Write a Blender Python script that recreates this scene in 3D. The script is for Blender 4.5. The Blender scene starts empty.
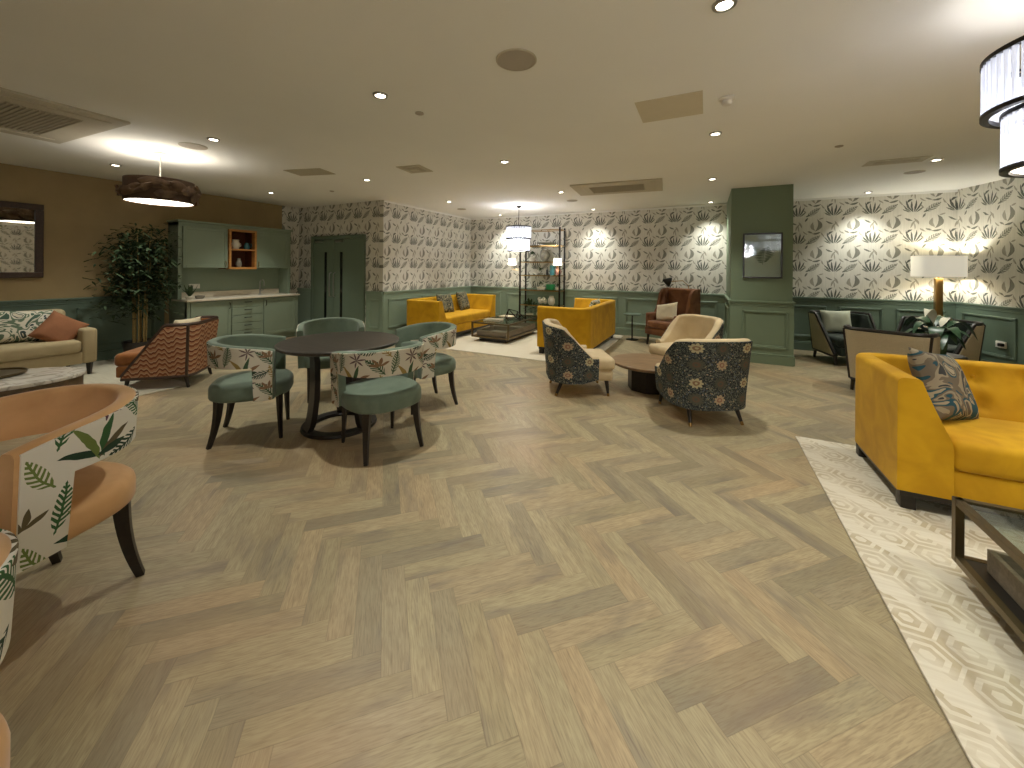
import bpy, bmesh, math, random
from mathutils import Vector, Matrix, noise
random.seed(7)
PI=math.pi; R=math.radians; S=math.sin; K=math.cos
COL=bpy.context.scene.collection
H=1.42; CZ=2.7

# ---------------------------------------------------------------- nodes / materials
def lin(c):
    return tuple(((x/255)/12.92 if x/255<=.04045 else ((x/255+.055)/1.055)**2.4) for x in c)+(1,)
class NT:
    def __init__(s,nt): s.t=nt
    def n(s,typ,ins=None,**kw):
        nd=s.t.nodes.new(typ)
        for k,v in kw.items(): setattr(nd,k,v)
        if ins:
            for k,v in ins.items():
                so=nd.inputs[k]
                if isinstance(v,bpy.types.NodeSocket): s.t.links.new(v,so)
                else: so.default_value=v
        return nd
    def m(s,op,a,b=0.,c=0.):
        return s.n('ShaderNodeMath',{0:a,1:b,2:c},operation=op).outputs[0]
    def v(s,op,a,b=(0,0,0),c=(0,0,0)):
        nd=s.n('ShaderNodeVectorMath',{0:a,1:b,2:c},operation=op)
        return nd.outputs[1] if op in('DOT_PRODUCT','LENGTH','DISTANCE') else nd.outputs[0]
    def mix(s,f,a,b,bt='MIX'):
        nd=s.n('ShaderNodeMix',data_type='RGBA',blend_type=bt)
        for k,v in ((0,f),(6,a),(7,b)):
            if isinstance(v,bpy.types.NodeSocket): s.t.links.new(v,nd.inputs[k])
            else: nd.inputs[k].default_value=v
        return nd.outputs[2]
    def ramp(s,f,stops,interp='LINEAR'):
        nd=s.n('ShaderNodeValToRGB',{0:f}); cr=nd.color_ramp; cr.interpolation=interp
        while len(cr.elements)<len(stops): cr.elements.new(.5)
        for e,(p,c) in zip(cr.elements,stops): e.position=p; e.color=c
        return nd.outputs[0]
def newmat(name,rough=.6,metal=0.,spec=.5,sheen=0.,coat=0.,color=(200,200,200)):
    m=bpy.data.materials.new(name); m.use_nodes=True
    t=NT(m.node_tree); b=m.node_tree.nodes['Principled BSDF']
    b.inputs['Base Color'].default_value=lin(color); b.inputs['Roughness'].default_value=rough
    b.inputs['Metallic'].default_value=metal; b.inputs['Specular IOR Level'].default_value=spec
    b.inputs['Coat Weight'].default_value=coat
    if sheen: b.inputs['Sheen Weight'].default_value=sheen; b.inputs['Sheen Roughness'].default_value=.4
    return m,t,b
def link(t,a,b): t.t.links.new(a,b)
def bump(t,b,h,st=.3,dist=.01):
    nd=t.n('ShaderNodeBump',{'Height':h,'Strength':st,'Distance':dist}); link(t,nd.outputs[0],b.inputs['Normal'])
def plain(name,color,rough=.6,metal=0.,spec=.5,vary=.06,scale=8.,bmp=0.,bscale=300.,sheen=0.,coat=0.):
    m,t,b=newmat(name,rough,metal,spec,sheen,coat)
    co=t.n('ShaderNodeTexCoord').outputs['Object']
    nz=t.n('ShaderNodeTexNoise',{'Vector':co,'Scale':scale,'Detail':3.}).outputs[0]
    c=lin(color); d=tuple(x*(1-vary) for x in c[:3])+(1,); e=tuple(min(1,x*(1+vary)) for x in c[:3])+(1,)
    link(t,t.ramp(nz,[(.3,d),(.7,e)]),b.inputs['Base Color'])
    if bmp:
        n2=t.n('ShaderNodeTexNoise',{'Vector':co,'Scale':bscale,'Detail':1.}).outputs[0]; bump(t,b,n2,bmp,.004)
    return m
def velvet(name,color,dark,sheen=.5):
    m,t,b=newmat(name,.75,0,.25,sheen)
    co=t.n('ShaderNodeTexCoord').outputs['Object']
    nz=t.n('ShaderNodeTexNoise',{'Vector':co,'Scale':5.,'Detail':3.,'Distortion':.6}).outputs[0]
    link(t,t.ramp(nz,[(.3,lin(dark)),(.65,lin(color))]),b.inputs['Base Color'])
    n2=t.n('ShaderNodeTexNoise',{'Vector':co,'Scale':420.}).outputs[0]; bump(t,b,n2,.15,.002)
    return m
def emis(name,color,st):
    m,t,b=newmat(name,.5); b.inputs['Base Color'].default_value=lin(color)
    b.inputs['Emission Color'].default_value=lin(color); b.inputs['Emission Strength'].default_value=st
    return m
# leaf mask node group: a lens shaped, bent, optionally fringed leaf repeated on a tile
def leafgroup():
    g=bpy.data.node_groups.new('leaf_mask','ShaderNodeTree')
    for n_,ty in (('Vector','NodeSocketVector'),('Center','NodeSocketVector'),('Half','NodeSocketVector'),('Neg','NodeSocketVector'),('Angle','NodeSocketFloat'),('Bend','NodeSocketFloat'),('L','NodeSocketFloat'),('W','NodeSocketFloat'),('Freq','NodeSocketFloat'),('Thr','NodeSocketFloat')):
        g.interface.new_socket(n_,in_out='INPUT',socket_type=ty)
    g.interface.new_socket('Mask',in_out='OUTPUT',socket_type='NodeSocketFloat')
    t=NT(g); i=t.n('NodeGroupInput').outputs; o=t.n('NodeGroupOutput')
    d=t.v('SUBTRACT',i['Vector'],i['Center'])
    d=t.v('WRAP',d,i['Half'],i['Neg'])
    r=t.n('ShaderNodeVectorRotate',{'Vector':d,'Angle':i['Angle']},rotation_type='Z_AXIS').outputs[0]
    s=t.n('ShaderNodeSeparateXYZ',{0:r}).outputs; x,y=s[0],s[1]
    xx=t.m('MULTIPLY',x,x); y2=t.m('ABSOLUTE',t.m('MULTIPLY_ADD',xx,i['Bend'],y))
    lx=t.m('DIVIDE',xx,t.m('MULTIPLY',i['L'],i['L']))
    yn=t.m('DIVIDE',y2,i['W'])
    body=t.m('LESS_THAN',t.m('ADD',lx,yn),1.)
    fr=t.m('GREATER_THAN',t.m('SINE',t.m('MULTIPLY',t.m('SUBTRACT',x,y2),i['Freq'])),i['Thr'])
    stem=t.m('LESS_THAN',yn,.13)
    link(t,t.m('MULTIPLY',body,t.m('MAXIMUM',fr,stem)),o.inputs[0])
    return g
LG=leafgroup()
def leaves(t,vec,tile,base,lst):
    """lst: (cx,cy,angle,len,wid,bend,color[,freq,thr]) sizes are half sizes"""
    col=base; hx,hy=tile[0]/2,tile[1]/2
    for L in lst:
        cx,cy,an,ln,wd,bd,c=L[:7]; fq,th=(L[7],L[8]) if len(L)>7 else (1.,-2.)
        g=t.n('ShaderNodeGroup',node_tree=LG)
        link(t,vec,g.inputs['Vector'])
        for k,v in (('Center',(cx,cy,0)),('Half',(hx,hy,1)),('Neg',(-hx,-hy,-1)),('Angle',-R(an)),('Bend',bd),('L',ln),('W',wd),('Freq',fq),('Thr',th)): g.inputs[k].default_value=v
        col=t.mix(g.outputs[0],col,lin(c))
    return col
def wallpaper(name,dx,dy,u0=0.):
    m,t,b=newmat(name,.75,0,.25)
    p=t.n('ShaderNodeNewGeometry').outputs['Position']
    u=t.m('ADD',t.v('DOT_PRODUCT',p,(dx,dy,0)),20.4-u0); z=t.m('ADD',t.n('ShaderNodeSeparateXYZ',{0:p}).outputs[2],.58)
    wob=t.n('ShaderNodeTexNoise',{'Vector':p,'Scale':16.,'Detail':1.}).outputs[0]
    w=t.m('MULTIPLY',t.m('SUBTRACT',wob,.5),.018)
    v=t.n('ShaderNodeCombineXYZ',{0:t.m('ADD',u,w),1:t.m('ADD',z,w)}).outputs[0]
    D=(62,68,60); G=(118,118,106); P=(152,148,134); Q=(92,96,84)
    L=[]
    for a,l,bd,bx,w_ in ((96,.085,1.,-.004,.013),(80,.094,-1.5,.008,.013),(112,.098,3.,-.012,.014),(63,.088,-1.8,.014,.012),(128,.072,1.5,-.018,.012),(44,.058,-1.5,.022,.011),(146,.050,1.5,-.026,.010)):
        L.append((.135+bx*1.5+K(R(a))*l*1.25,.015+S(R(a))*l*1.05,a,l*1.04,w_*.92,bd*.6,D if l>.08 else Q))
    L.append((.085,.20,40,.042,.014,8,D))
    L.append((.475,.325,82,.105,.030,-6,G)); L.append((.355,.31,100,.075,.024,6,P)); L.append((.425,.195,14,.060,.014,-3,Q)); L.append((.325,.215,150,.040,.012,0,G))
    L.append((.375,.085,38,.115,.040,0,G,190.,-.45)); L.append((.295,.03,28,.036,.012,0,Q))
    L.append((.13,.31,62,.075,.012,3,P)); L.append((.185,.345,118,.06,.013,-3,P)); L.append((.075,.37,150,.052,.013,2,Q)); L.append((.155,.27,95,.055,.008,0,P))
    L.append((.25,.205,140,.045,.010,4,P)); L.append((.49,.44,20,.036,.011,0,P)); L.append((.27,.43,60,.040,.012,0,Q)); L.append((.51,.17,120,.045,.010,4,P)); L.append((.245,.10,125,.035,.009,2,P))
    L=[(q[0]*.96,q[1]*1.05,q[2],q[3]*1.06,q[4]*1.08,q[5]*.8)+q[6:] for q in L]
    col=leaves(t,v,(.51,.49),lin((216,213,202)),L)
    # strié paper ground
    st=t.n('ShaderNodeTexNoise',{'Vector':t.n('ShaderNodeMapping',{'Vector':p,'Scale':(60,60,4)}).outputs[0],'Scale':1.,'Detail':2.}).outputs[0]
    col=t.mix(.12,col,t.ramp(st,[(.35,(.35,.34,.3,1)),(.65,(.9,.88,.8,1))]))
    link(t,col,b.inputs['Base Color']); return m
def floral(name,ground,pal,tile=(.36,.25)):
    m,t,b=newmat(name,.85,0,.2)
    uv=t.n('ShaderNodeTexCoord').outputs['UV']
    wob=t.n('ShaderNodeTexNoise',{'Vector':uv,'Scale':22.,'Detail':1.}).outputs['Color']
    v=t.v('ADD',uv,t.v('MULTIPLY',t.v('SUBTRACT',wob,(.5,.5,.5)),(.012,.012,0)))
    g1,g2,oc,br,pu=pal
    L=[]
    # fern fronds
    L.append((.06,.20,42,.085,.034,1.5,g1,330.,-.2)); L.append((.10,.06,-18,.075,.030,-2,g2,330.,-.2)); L.append((.30,.22,100,.09,.028,1,g1,330.,-.2))
    L.append((.37,.07,60,.075,.026,-2,oc,300.,-.1))
    # broad leaves spray
    for a,l in ((20,.07),(60,.085),(100,.08),(140,.07),(165,.05)):
        L.append((.20+K(R(a))*l*.8,.07+S(R(a))*l*.8,a,l,.014,2 if a<90 else -2,(g2,oc,g1,br,g2)[(20,60,100,140,165).index(a)]))
    for a in (30,75,120,170,220,280,330):
        L.append((.18+K(R(a))*.03,.245+S(R(a))*.03,a,.03,.006,0,pu))
    for a in (50,100,150,10): L.append((.40+K(R(a))*.035,.20+S(R(a))*.035,a,.035,.010,0,br))
    col=leaves(t,v,tile,lin(ground),L)
    link(t,col,b.inputs['Base Color'])
    n2=t.n('ShaderNodeTexNoise',{'Vector':uv,'Scale':600.}).outputs[0]; bump(t,b,n2,.15,.002)
    return m
def morris(name):
    m,t,b=newmat(name,.9,0,.2)
    uv=t.n('ShaderNodeTexCoord').outputs['UV']
    wob=t.n('ShaderNodeTexNoise',{'Vector':uv,'Scale':26.,'Detail':2.}).outputs['Color']
    v=t.v('ADD',uv,t.v('MULTIPLY',t.v('SUBTRACT',wob,(.5,.5,.5)),(.02,.02,0)))
    base=lin((48,53,57))
    n=t.n('ShaderNodeTexNoise',{'Vector':uv,'Scale':75.,'Detail':2.,'Distortion':1.8}).outputs[0]
    col=t.mix(t.m('GREATER_THAN',n,.56),base,lin((122,126,112)))
    n=t.n('ShaderNodeTexVoronoi',{'Vector':v,'Scale':44.})
    col=t.mix(t.m('LESS_THAN',n.outputs[0],.26),col,t.ramp(t.n('ShaderNodeSeparateColor',{0:n.outputs['Color']}).outputs[0],[(0.,lin((150,140,112))),(.35,lin((94,104,116))),(.7,lin((170,152,130))),(.9,lin((70,80,70)))],'CONSTANT'))
    # big blossoms on a tile
    T=(.39,.32)
    def blossom(col,cx,cy,r,c1,c2,pet):
        d=t.v('SUBTRACT',v,(cx,cy,0)); d=t.v('WRAP',d,(T[0]/2,T[1]/2,1),(-T[0]/2,-T[1]/2,-1))
        s=t.n('ShaderNodeSeparateXYZ',{0:d}).outputs; ang=t.m('ARCTAN2',s[1],s[0]); rr=t.v('LENGTH',t.n('ShaderNodeCombineXYZ',{0:s[0],1:s[1]}).outputs[0])
        k=t.m('MULTIPLY_ADD',t.m('ABSOLUTE',t.m('SINE',t.m('MULTIPLY',ang,pet/2))),.35*r,.72*r)
        col=t.mix(t.m('LESS_THAN',rr,t.m('ADD',k,.006)),col,base)
        col=t.mix(t.m('LESS_THAN',rr,k),col,lin(c1))
        col=t.mix(t.m('LESS_THAN',rr,.5*r),col,lin(c2))
        return t.mix(t.m('LESS_THAN',rr,.22*r),col,lin(c1))
    col=blossom(col,.10,.09,.046,(186,176,140),(140,112,86),9)
    col=blossom(col,.31,.26,.046,(178,158,128),(150,112,92),9)
    col=blossom(col,.10,.26,.055,(88,88,76),(104,86,72),13)
    col=blossom(col,.31,.09,.055,(82,84,74),(100,84,72),13)
    link(t,col,b.inputs['Base Color']); return m
def wavefab(name):
    m,t,b=newmat(name,.85,0,.2)
    uv=t.n('ShaderNodeTexCoord').outputs['UV']; s=t.n('ShaderNodeSeparateXYZ',{0:uv}).outputs
    tri=t.m('ABSOLUTE',t.m('SINE',t.m('MULTIPLY',s[0],PI/.17)))
    w2=t.m('MULTIPLY',t.m('SINE',t.m('MULTIPLY',s[0],2*PI/.057)),.010)
    y=t.m('ADD',t.m('MULTIPLY_ADD',tri,-.055,s[1]),w2)
    ph=t.m('FRACT',t.m('DIVIDE',y,.115))
    A=lin((124,74,50)); B=lin((182,150,116)); C=lin((104,54,38)); D=lin((168,124,90))
    col=t.ramp(ph,[(0.,A),(.22,B),(.34,D),(.50,C),(.66,B),(.80,D)],'CONSTANT')
    ch=t.n('ShaderNodeTexChecker',{'Vector':uv,'Scale':140.}).outputs[1]
    col=t.mix(t.m('MULTIPLY',ch,.25),col,C)
    link(t,col,b.inputs['Base Color']); return m
def abstractfab(name,cols,scale=9.):
    m,t,b=newmat(name,.8,0,.25)
    uv=t.n('ShaderNodeTexCoord').outputs['UV']
    n=t.n('ShaderNodeTexNoise',{'Vector':uv,'Scale':scale,'Detail':1.5,'Distortion':2.2}).outputs[0]
    st=[(.30+i*.4/len(cols),lin(c)) for i,c in enumerate(cols)]
    link(t,t.ramp(n,st,'CONSTANT'),b.inputs['Base Color']); return m
def woodmat(name,c1,c2,rough=.4,scale=(2,30,30),spec=.5,coat=0.):
    m,t,b=newmat(name,rough,0,spec,coat=coat)
    co=t.n('ShaderNodeMapping',{'Vector':t.n('ShaderNodeTexCoord').outputs['Object'],'Scale':scale}).outputs[0]
    nz=t.n('ShaderNodeTexNoise',{'Vector':co,'Scale':1.5,'Detail':5.,'Distortion':.8}).outputs[0]
    link(t,t.ramp(nz,[(.3,lin(c1)),(.7,lin(c2))]),b.inputs['Base Color']); return m
def floormat():
    m,t,b=newmat('herringbone_oak',.42,0,.45)
    p=t.n('ShaderNodeNewGeometry').outputs['Position']
    s=t.n('ShaderNodeSeparateXYZ',{0:p}).outputs; W=.1; q=1/math.sqrt(2)/W
    x=t.m('SUBTRACT',s[0],.045-40); y=t.m('SUBTRACT',s[1],.636)
    a=t.m('MULTIPLY',t.m('SUBTRACT',x,y),q); c=t.m('MULTIPLY',t.m('ADD',x,y),q)
    i=t.m('FLOOR',a); j=t.m('FLOOR',c); fa=t.m('FRACT',a); fc=t.m('FRACT',c)
    k=t.m('FLOORED_MODULO',t.m('ADD',t.m('SUBTRACT',i,j),.001),10.); k=t.m('ROUND',k)
    hor=t.m('LESS_THAN',k,4.5)
    kv=t.m('SUBTRACT',9.,k)
    def sel(h,v): return t.m('ADD',t.m('MULTIPLY',h,hor),t.m('MULTIPLY',v,t.m('SUBTRACT',1.,hor)))
    al=sel(t.m('ADD',k,fa),t.m('ADD',kv,fc)); ac=sel(fc,fa)
    i0=sel(t.m('SUBTRACT',i,k),i); j0=sel(j,t.m('SUBTRACT',j,kv))
    idv=t.n('ShaderNodeCombineXYZ',{0:i0,1:j0,2:t.m('MULTIPLY',hor,7.)}).outputs[0]
    wn=t.n('ShaderNodeTexWhiteNoise',{'Vector':idv},noise_dimensions='3D'); r=wn.outputs[0]; rc=t.n('ShaderNodeSeparateColor',{0:wn.outputs[1]}).outputs
    ax=t.m('MULTIPLY_ADD',rc[0],37.,t.m('MULTIPLY',al,W)); ay=t.m('MULTIPLY_ADD',rc[1],19.,t.m('MULTIPLY',ac,W))
    # grain
    g1=t.n('ShaderNodeTexNoise',{'Vector':t.n('ShaderNodeCombineXYZ',{0:t.m('MULTIPLY',ax,4.),1:t.m('MULTIPLY',ay,26.)}).outputs[0],'Scale':1.,'Detail':4.,'Distortion':1.4}).outputs[0]
    g2=t.n('ShaderNodeTexNoise',{'Vector':t.n('ShaderNodeCombineXYZ',{0:t.m('MULTIPLY',ax,16.),1:t.m('MULTIPLY',ay,190.)}).outputs[0],'Scale':1.,'Detail':3.,'Distortion':.5}).outputs[0]
    g3=t.n('ShaderNodeTexNoise',{'Vector':t.n('ShaderNodeCombineXYZ',{0:t.m('MULTIPLY',ax,2.6),1:t.m('MULTIPLY',ay,9.)}).outputs[0],'Scale':1.,'Detail':2.}).outputs[0]
    tone=t.ramp(r,[(0.,lin((146,136,110))),(.16,lin((168,155,122))),(.45,lin((178,165,131))),(.7,lin((182,161,126))),(.86,lin((169,156,126))),(1.,lin((142,133,110)))])
    col=t.mix(t.m('MULTIPLY',t.ramp(g1,[(.35,(0,0,0,1)),(.75,(1,1,1,1))]),.35),tone,lin((120,103,80)))
    col=t.mix(t.m('MULTIPLY',t.ramp(g2,[(.42,(0,0,0,1)),(.75,(1,1,1,1))]),.6),col,lin((112,94,72)))
    col=t.mix(t.m('MULTIPLY',t.ramp(g3,[(.54,(0,0,0,1)),(.72,(1,1,1,1))]),.55),col,lin((108,100,92)))
    warm=t.n('ShaderNodeTexNoise',{'Vector':p,'Scale':.9,'Detail':1.}).outputs[0]
    col=t.mix(t.m('MULTIPLY',t.ramp(warm,[(.5,(0,0,0,1)),(.7,(1,1,1,1))]),.25),col,lin((184,142,96)))
    # joints
    e=t.m('MINIMUM',t.m('MINIMUM',ac,t.m('SUBTRACT',1.,ac)),t.m('MINIMUM',al,t.m('SUBTRACT',5.,al)))
    jt=t.m('LESS_THAN',e,.014)
    col=t.mix(t.m('MULTIPLY',jt,.30),col,lin((96,80,60)))
    link(t,col,b.inputs['Base Color'])
    link(t,t.m('MULTIPLY_ADD',g1,.16,.33),b.inputs['Roughness'])
    bump(t,b,t.m('SUBTRACT',t.m('MULTIPLY',g2,.25),jt),.25,.002)
    return m
def rugmat(name,base,line,geo=True):
    m,t,b=newmat(name,.95,0,.1,.3)
    co=t.n('ShaderNodeTexCoord').outputs['Object']; s=t.n('ShaderNodeSeparateXYZ',{0:co}).outputs
    nz=t.n('ShaderNodeTexNoise',{'Vector':t.n('ShaderNodeMapping',{'Vector':co,'Scale':(4,60,1)}).outputs[0],'Scale':1.,'Detail':3.}).outputs[0]
    col=lin(base)
    if geo:
        def hexd(ox,oy,T=.17):
            x=t.m('ABSOLUTE',t.m('SUBTRACT',t.m('FRACT',t.m('ADD',t.m('DIVIDE',s[0],T*1.732),ox)),.5)); x=t.m('MULTIPLY',x,T*1.732)
            y=t.m('ABSOLUTE',t.m('SUBTRACT',t.m('FRACT',t.m('ADD',t.m('DIVIDE',s[1],T),oy)),.5)); y=t.m('MULTIPLY',y,T)
            return t.m('MAXIMUM',y,t.m('MULTIPLY_ADD',x,.866,t.m('MULTIPLY',y,.5)))
        d=t.m('MINIMUM',hexd(0,0),hexd(.5,.5))
        l1=t.m('LESS_THAN',t.m('ABSOLUTE',t.m('SUBTRACT',d,.068)),.011)
        l2=t.m('LESS_THAN',t.m('ABSOLUTE',t.m('SUBTRACT',d,.031)),.010)
        # one side of each ring left open so the lines read as a maze
        op=t.m('GREATER_THAN',t.m('SINE',t.m('MULTIPLY',t.m('ADD',s[0],s[1]),14.)),-.6)
        mk=t.m('MULTIPLY',t.m('MAXIMUM',l1,l2),op)
        fade=t.ramp(t.n('ShaderNodeTexNoise',{'Vector':co,'Scale':7.,'Detail':3.}).outputs[0],[(.35,(.25,.25,.25,1)),(.6,(1,1,1,1))])
        col=t.mix(t.m('MULTIPLY',mk,fade),col,lin(line))
    col=t.mix(t.m('MULTIPLY',t.ramp(nz,[(.4,(0,0,0,1)),(.75,(1,1,1,1))]),.45),col,lin(line))
    link(t,col,b.inputs['Base Color']); bump(t,b,nz,.3,.004); return m
M={}
M['floor']=floormat()
M['ceil']=plain('ceiling_paint',(238,237,232),.9,spec=.2,vary=.02,scale=1.)
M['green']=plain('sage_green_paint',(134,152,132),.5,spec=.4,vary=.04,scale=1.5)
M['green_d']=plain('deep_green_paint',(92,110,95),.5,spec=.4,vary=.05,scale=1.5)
M['green_p']=plain('pillar_green_paint',(116,131,106),.6,spec=.3,vary=.03,scale=1.)
M['kitchen']=plain('kitchen_green_paint',(134,148,128),.45,spec=.4,vary=.03,scale=1.5)
M['door']=plain('door_green_paint',(104,120,102),.5,spec=.4,vary=.03,scale=1.5)
M['brown_wall']=plain('grasscloth',(160,140,102),.85,spec=.2,vary=.07,scale=3.,bmp=.2,bscale=180)
M['paperX']=wallpaper('leaf_wallpaper_back',1,0,.315)
M['paperY']=wallpaper('leaf_wallpaper_side',0,1,5.665)
M['paperB']=wallpaper('leaf_wallpaper_right',.217,-.976)
M['blackwood']=woodmat('black_stained_wood',(26,21,18),(40,32,27),.38)
M['darkwood']=woodmat('dark_walnut',(48,32,22),(70,48,34),.5)
M['wood']=woodmat('brown_oak',(112,88,62),(150,120,86),.4,(3,22,3))
M['oak']=woodmat('honey_oak',(168,112,56),(196,140,76),.45)
M['niche']=woodmat('red_brown_wood',(84,40,22),(104,54,30),.5)
M['tabledark']=woodmat('charcoal_wood',(50,46,43),(74,68,62),.33,(3,30,30))
M['greenvel']=velvet('sage_velvet',(116,130,112),(96,110,94),.2)
M['peach']=velvet('peach_velvet',(214,170,120),(196,152,102),.3)
M['mustard']=velvet('mustard_velvet',(214,164,26),(192,142,18),.08)
M['cream']=velvet('cream_velvet',(214,194,156),(198,176,138),.2)
M['beige']=plain('beige_linen',(172,156,122),.9,spec=.15,vary=.05,bmp=.3)
M['weave']=plain('cream_weave',(186,172,142),.9,spec=.15,vary=.12,scale=160,bmp=.4)
M['darkvel']=velvet('forest_velvet',(48,60,48),(28,36,30),.25)
M['rustvel']=velvet('rust_velvet',(128,84,50),(98,60,34),.2)
M['ochrevel']=velvet('ochre_velvet',(160,104,54),(130,80,38),.3)
M['rustcush']=plain('terracotta_cloth',(144,98,70),.9,spec=.15,vary=.1,bmp=.3)
M['sagecush']=plain('pale_sage_cloth',(176,180,160),.9,spec=.15,vary=.06,bmp=.3)
M['creamcush']=plain('cream_cloth',(214,202,172),.9,spec=.15,vary=.06,bmp=.3)
M['floral']=floral('leafy_linen',(206,200,182),((66,90,64),(54,70,56),(150,128,74),(132,104,78),(104,86,84)))
M['floral2']=floral('fern_linen',(218,214,202),((58,96,58),(44,66,50),(108,124,66),(96,86,62),(92,62,72)),(.42,.29))
M['morris']=morris('navy_blossom_fabric')
M['wave']=wavefab('rust_wave_fabric')
M['cushblue']=abstractfab('marbled_cloth',[(60,62,64),(150,140,120),(110,100,86),(36,78,92),(160,150,128),(90,84,78),(170,160,138)],4.)
M['cushleaf']=abstractfab('jungle_cloth',[(70,92,76),(206,200,180),(96,112,90),(212,206,188),(60,74,70),(200,190,166)],4.)
M['cushdark']=abstractfab('dark_leaf_cloth',[(52,58,52),(120,116,92),(40,46,44),(150,140,110),(66,76,68)],7.)
M['rugR']=rugmat('cream_maze_rug',(222,214,196),(190,176,148))
M['rugC']=rugmat('cream_plain_rug',(218,208,186),(200,188,164),False)
M['rugL']=rugmat('pale_stripe_rug',(196,190,170),(166,158,136),False)
M['bronze']=plain('bronze_metal',(112,98,72),.35,.9,vary=.05)
M['brass']=plain('brass_metal',(160,128,78),.3,.95,vary=.05)
M['steel']=plain('brushed_steel',(170,170,165),.3,.95,vary=.04)
M['darkmetal']=plain('dark_metal',(36,32,28),.4,.7,vary=.05)
M['traywood']=woodmat('grey_wood',(122,110,94),(150,137,118),.5)
M['traydark']=plain('dark_tray_lining',(36,33,30),.35)
M['white']=plain('white_plastic',(222,218,208),.45,vary=.02)
M['grille']=plain('speaker_grille',(172,162,146),.7,vary=.04,scale=200)
M['vent']=plain('vent_white',(190,182,162),.6,vary=.02)
M['ventdark']=plain('vent_grey',(176,168,148),.7,vary=.02)  # plain grey of the grilles, slots, middle vane and small hatch
M['marble']=None
def marble():
    m,t,b=newmat('white_marble',.25,0,.5)
    co=t.n('ShaderNodeTexCoord').outputs['Object']
    nz=t.n('ShaderNodeTexNoise',{'Vector':co,'Scale':3.5,'Detail':6.,'Distortion':2.}).outputs[0]
    link(t,t.ramp(nz,[(.4,lin((206,200,188))),(.5,lin((160,154,142))),(.56,lin((208,202,190)))]),b.inputs['Base Color']); return m
M['marble']=marble()
M['quartz']=plain('pale_quartz',(214,204,184),.3,vary=.03,scale=30)
def glassmat(name,tint,rough=.02,alpha=.25):
    m=bpy.data.materials.new(name); m.use_nodes=True; t=NT(m.node_tree); m.node_tree.nodes.clear()
    tr=t.n('ShaderNodeBsdfTransparent',{'Color':lin(tint)}); gl=t.n('ShaderNodeBsdfGlossy',{'Roughness':rough})
    fr=t.n('ShaderNodeLayerWeight',{'Blend':.5}); mx=t.n('ShaderNodeMixShader',{0:t.m('MULTIPLY_ADD',t.m('POWER',fr.outputs[1],4.),.8,.035),1:tr.outputs[0],2:gl.outputs[0]})
    o=t.n('ShaderNodeOutputMaterial',{0:mx.outputs[0]}); return m
M['glass']=glassmat('clear_glass',(225,232,226))
M['greenglass']=glassmat('green_glass',(110,150,110),.05)
M['mirror']=plain('silver_mirror',(225,225,220),.02,1.,vary=0.)
M['blackglass']=plain('black_glass',(16,20,18),.1,vary=.02)
M['spot']=emis('downlight_glow',(255,244,222),14.)
M['diffuser']=emis('lit_diffuser',(255,244,226),4.)
M['rods']=None
def rodsmat():
    m,t,b=newmat('lit_glass_rods',.1,0,.6,color=(235,238,245))
    z=t.n('ShaderNodeSeparateXYZ',{0:t.n('ShaderNodeTexCoord').outputs['Object']}).outputs[2]
    b.inputs['Transmission Weight'].default_value=.6
    b.inputs['Emission Color'].default_value=lin((236,240,255)); b.inputs['Emission Strength'].default_value=.22
    return m
M['rods']=rodsmat()
M['glow']=emis('lamp_glow_core',(244,246,255),.8)
M['shade']=None
def shademat(name,c,e,st):
    m,t,b=newmat(name,.8,color=c); b.inputs['Emission Color'].default_value=lin(e); b.inputs['Emission Strength'].default_value=st
    b.inputs['Transmission Weight'].default_value=.0; return m
M['shade']=shademat('lit_linen_shade',(220,208,180),(236,232,216),.36)
M['smallshade']=shademat('lit_small_shade',(240,235,220),(255,246,226),2.2)
M['petal']=woodmat('brown_petal_veneer',(96,72,52),(160,130,98),.5,(6,6,6))
M['drum']=plain('brown_drum_cloth',(88,66,48),.8,vary=.06)
M['leaf']=plain('bamboo_leaf',(44,64,30),.75,vary=.25,scale=40)
M['leafbig']=plain('glossy_leaf',(54,82,56),.35,vary=.25,scale=12)
M['leafpale']=plain('pale_bract',(214,210,190),.5,vary=.05)
M['cane']=plain('bamboo_cane',(150,128,76),.55,vary=.12,scale=20)
M['pot_dark']=plain('dark_pot',(46,42,38),.5)
M['potwhite']=plain('white_ceramic',(214,208,192),.3,vary=.03)
M['soil']=plain('soil',(48,36,26),.95,vary=.2,scale=60)
M['teal']=plain('teal_glass',(60,110,116),.2); M['pink']=plain('pink_ceramic',(168,124,112),.35); M['greybowl']=plain('grey_ceramic',(128,124,112),.4,vary=.15,scale=25)
M['emerald']=plain('emerald_box',(28,112,60),.3); M['black']=plain('black_lacquer',(24,24,24),.3)
M['bookc']=plain('book_cloth',(150,140,118),.7); M['paper']=plain('book_pages',(216,208,190),.8)

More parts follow.
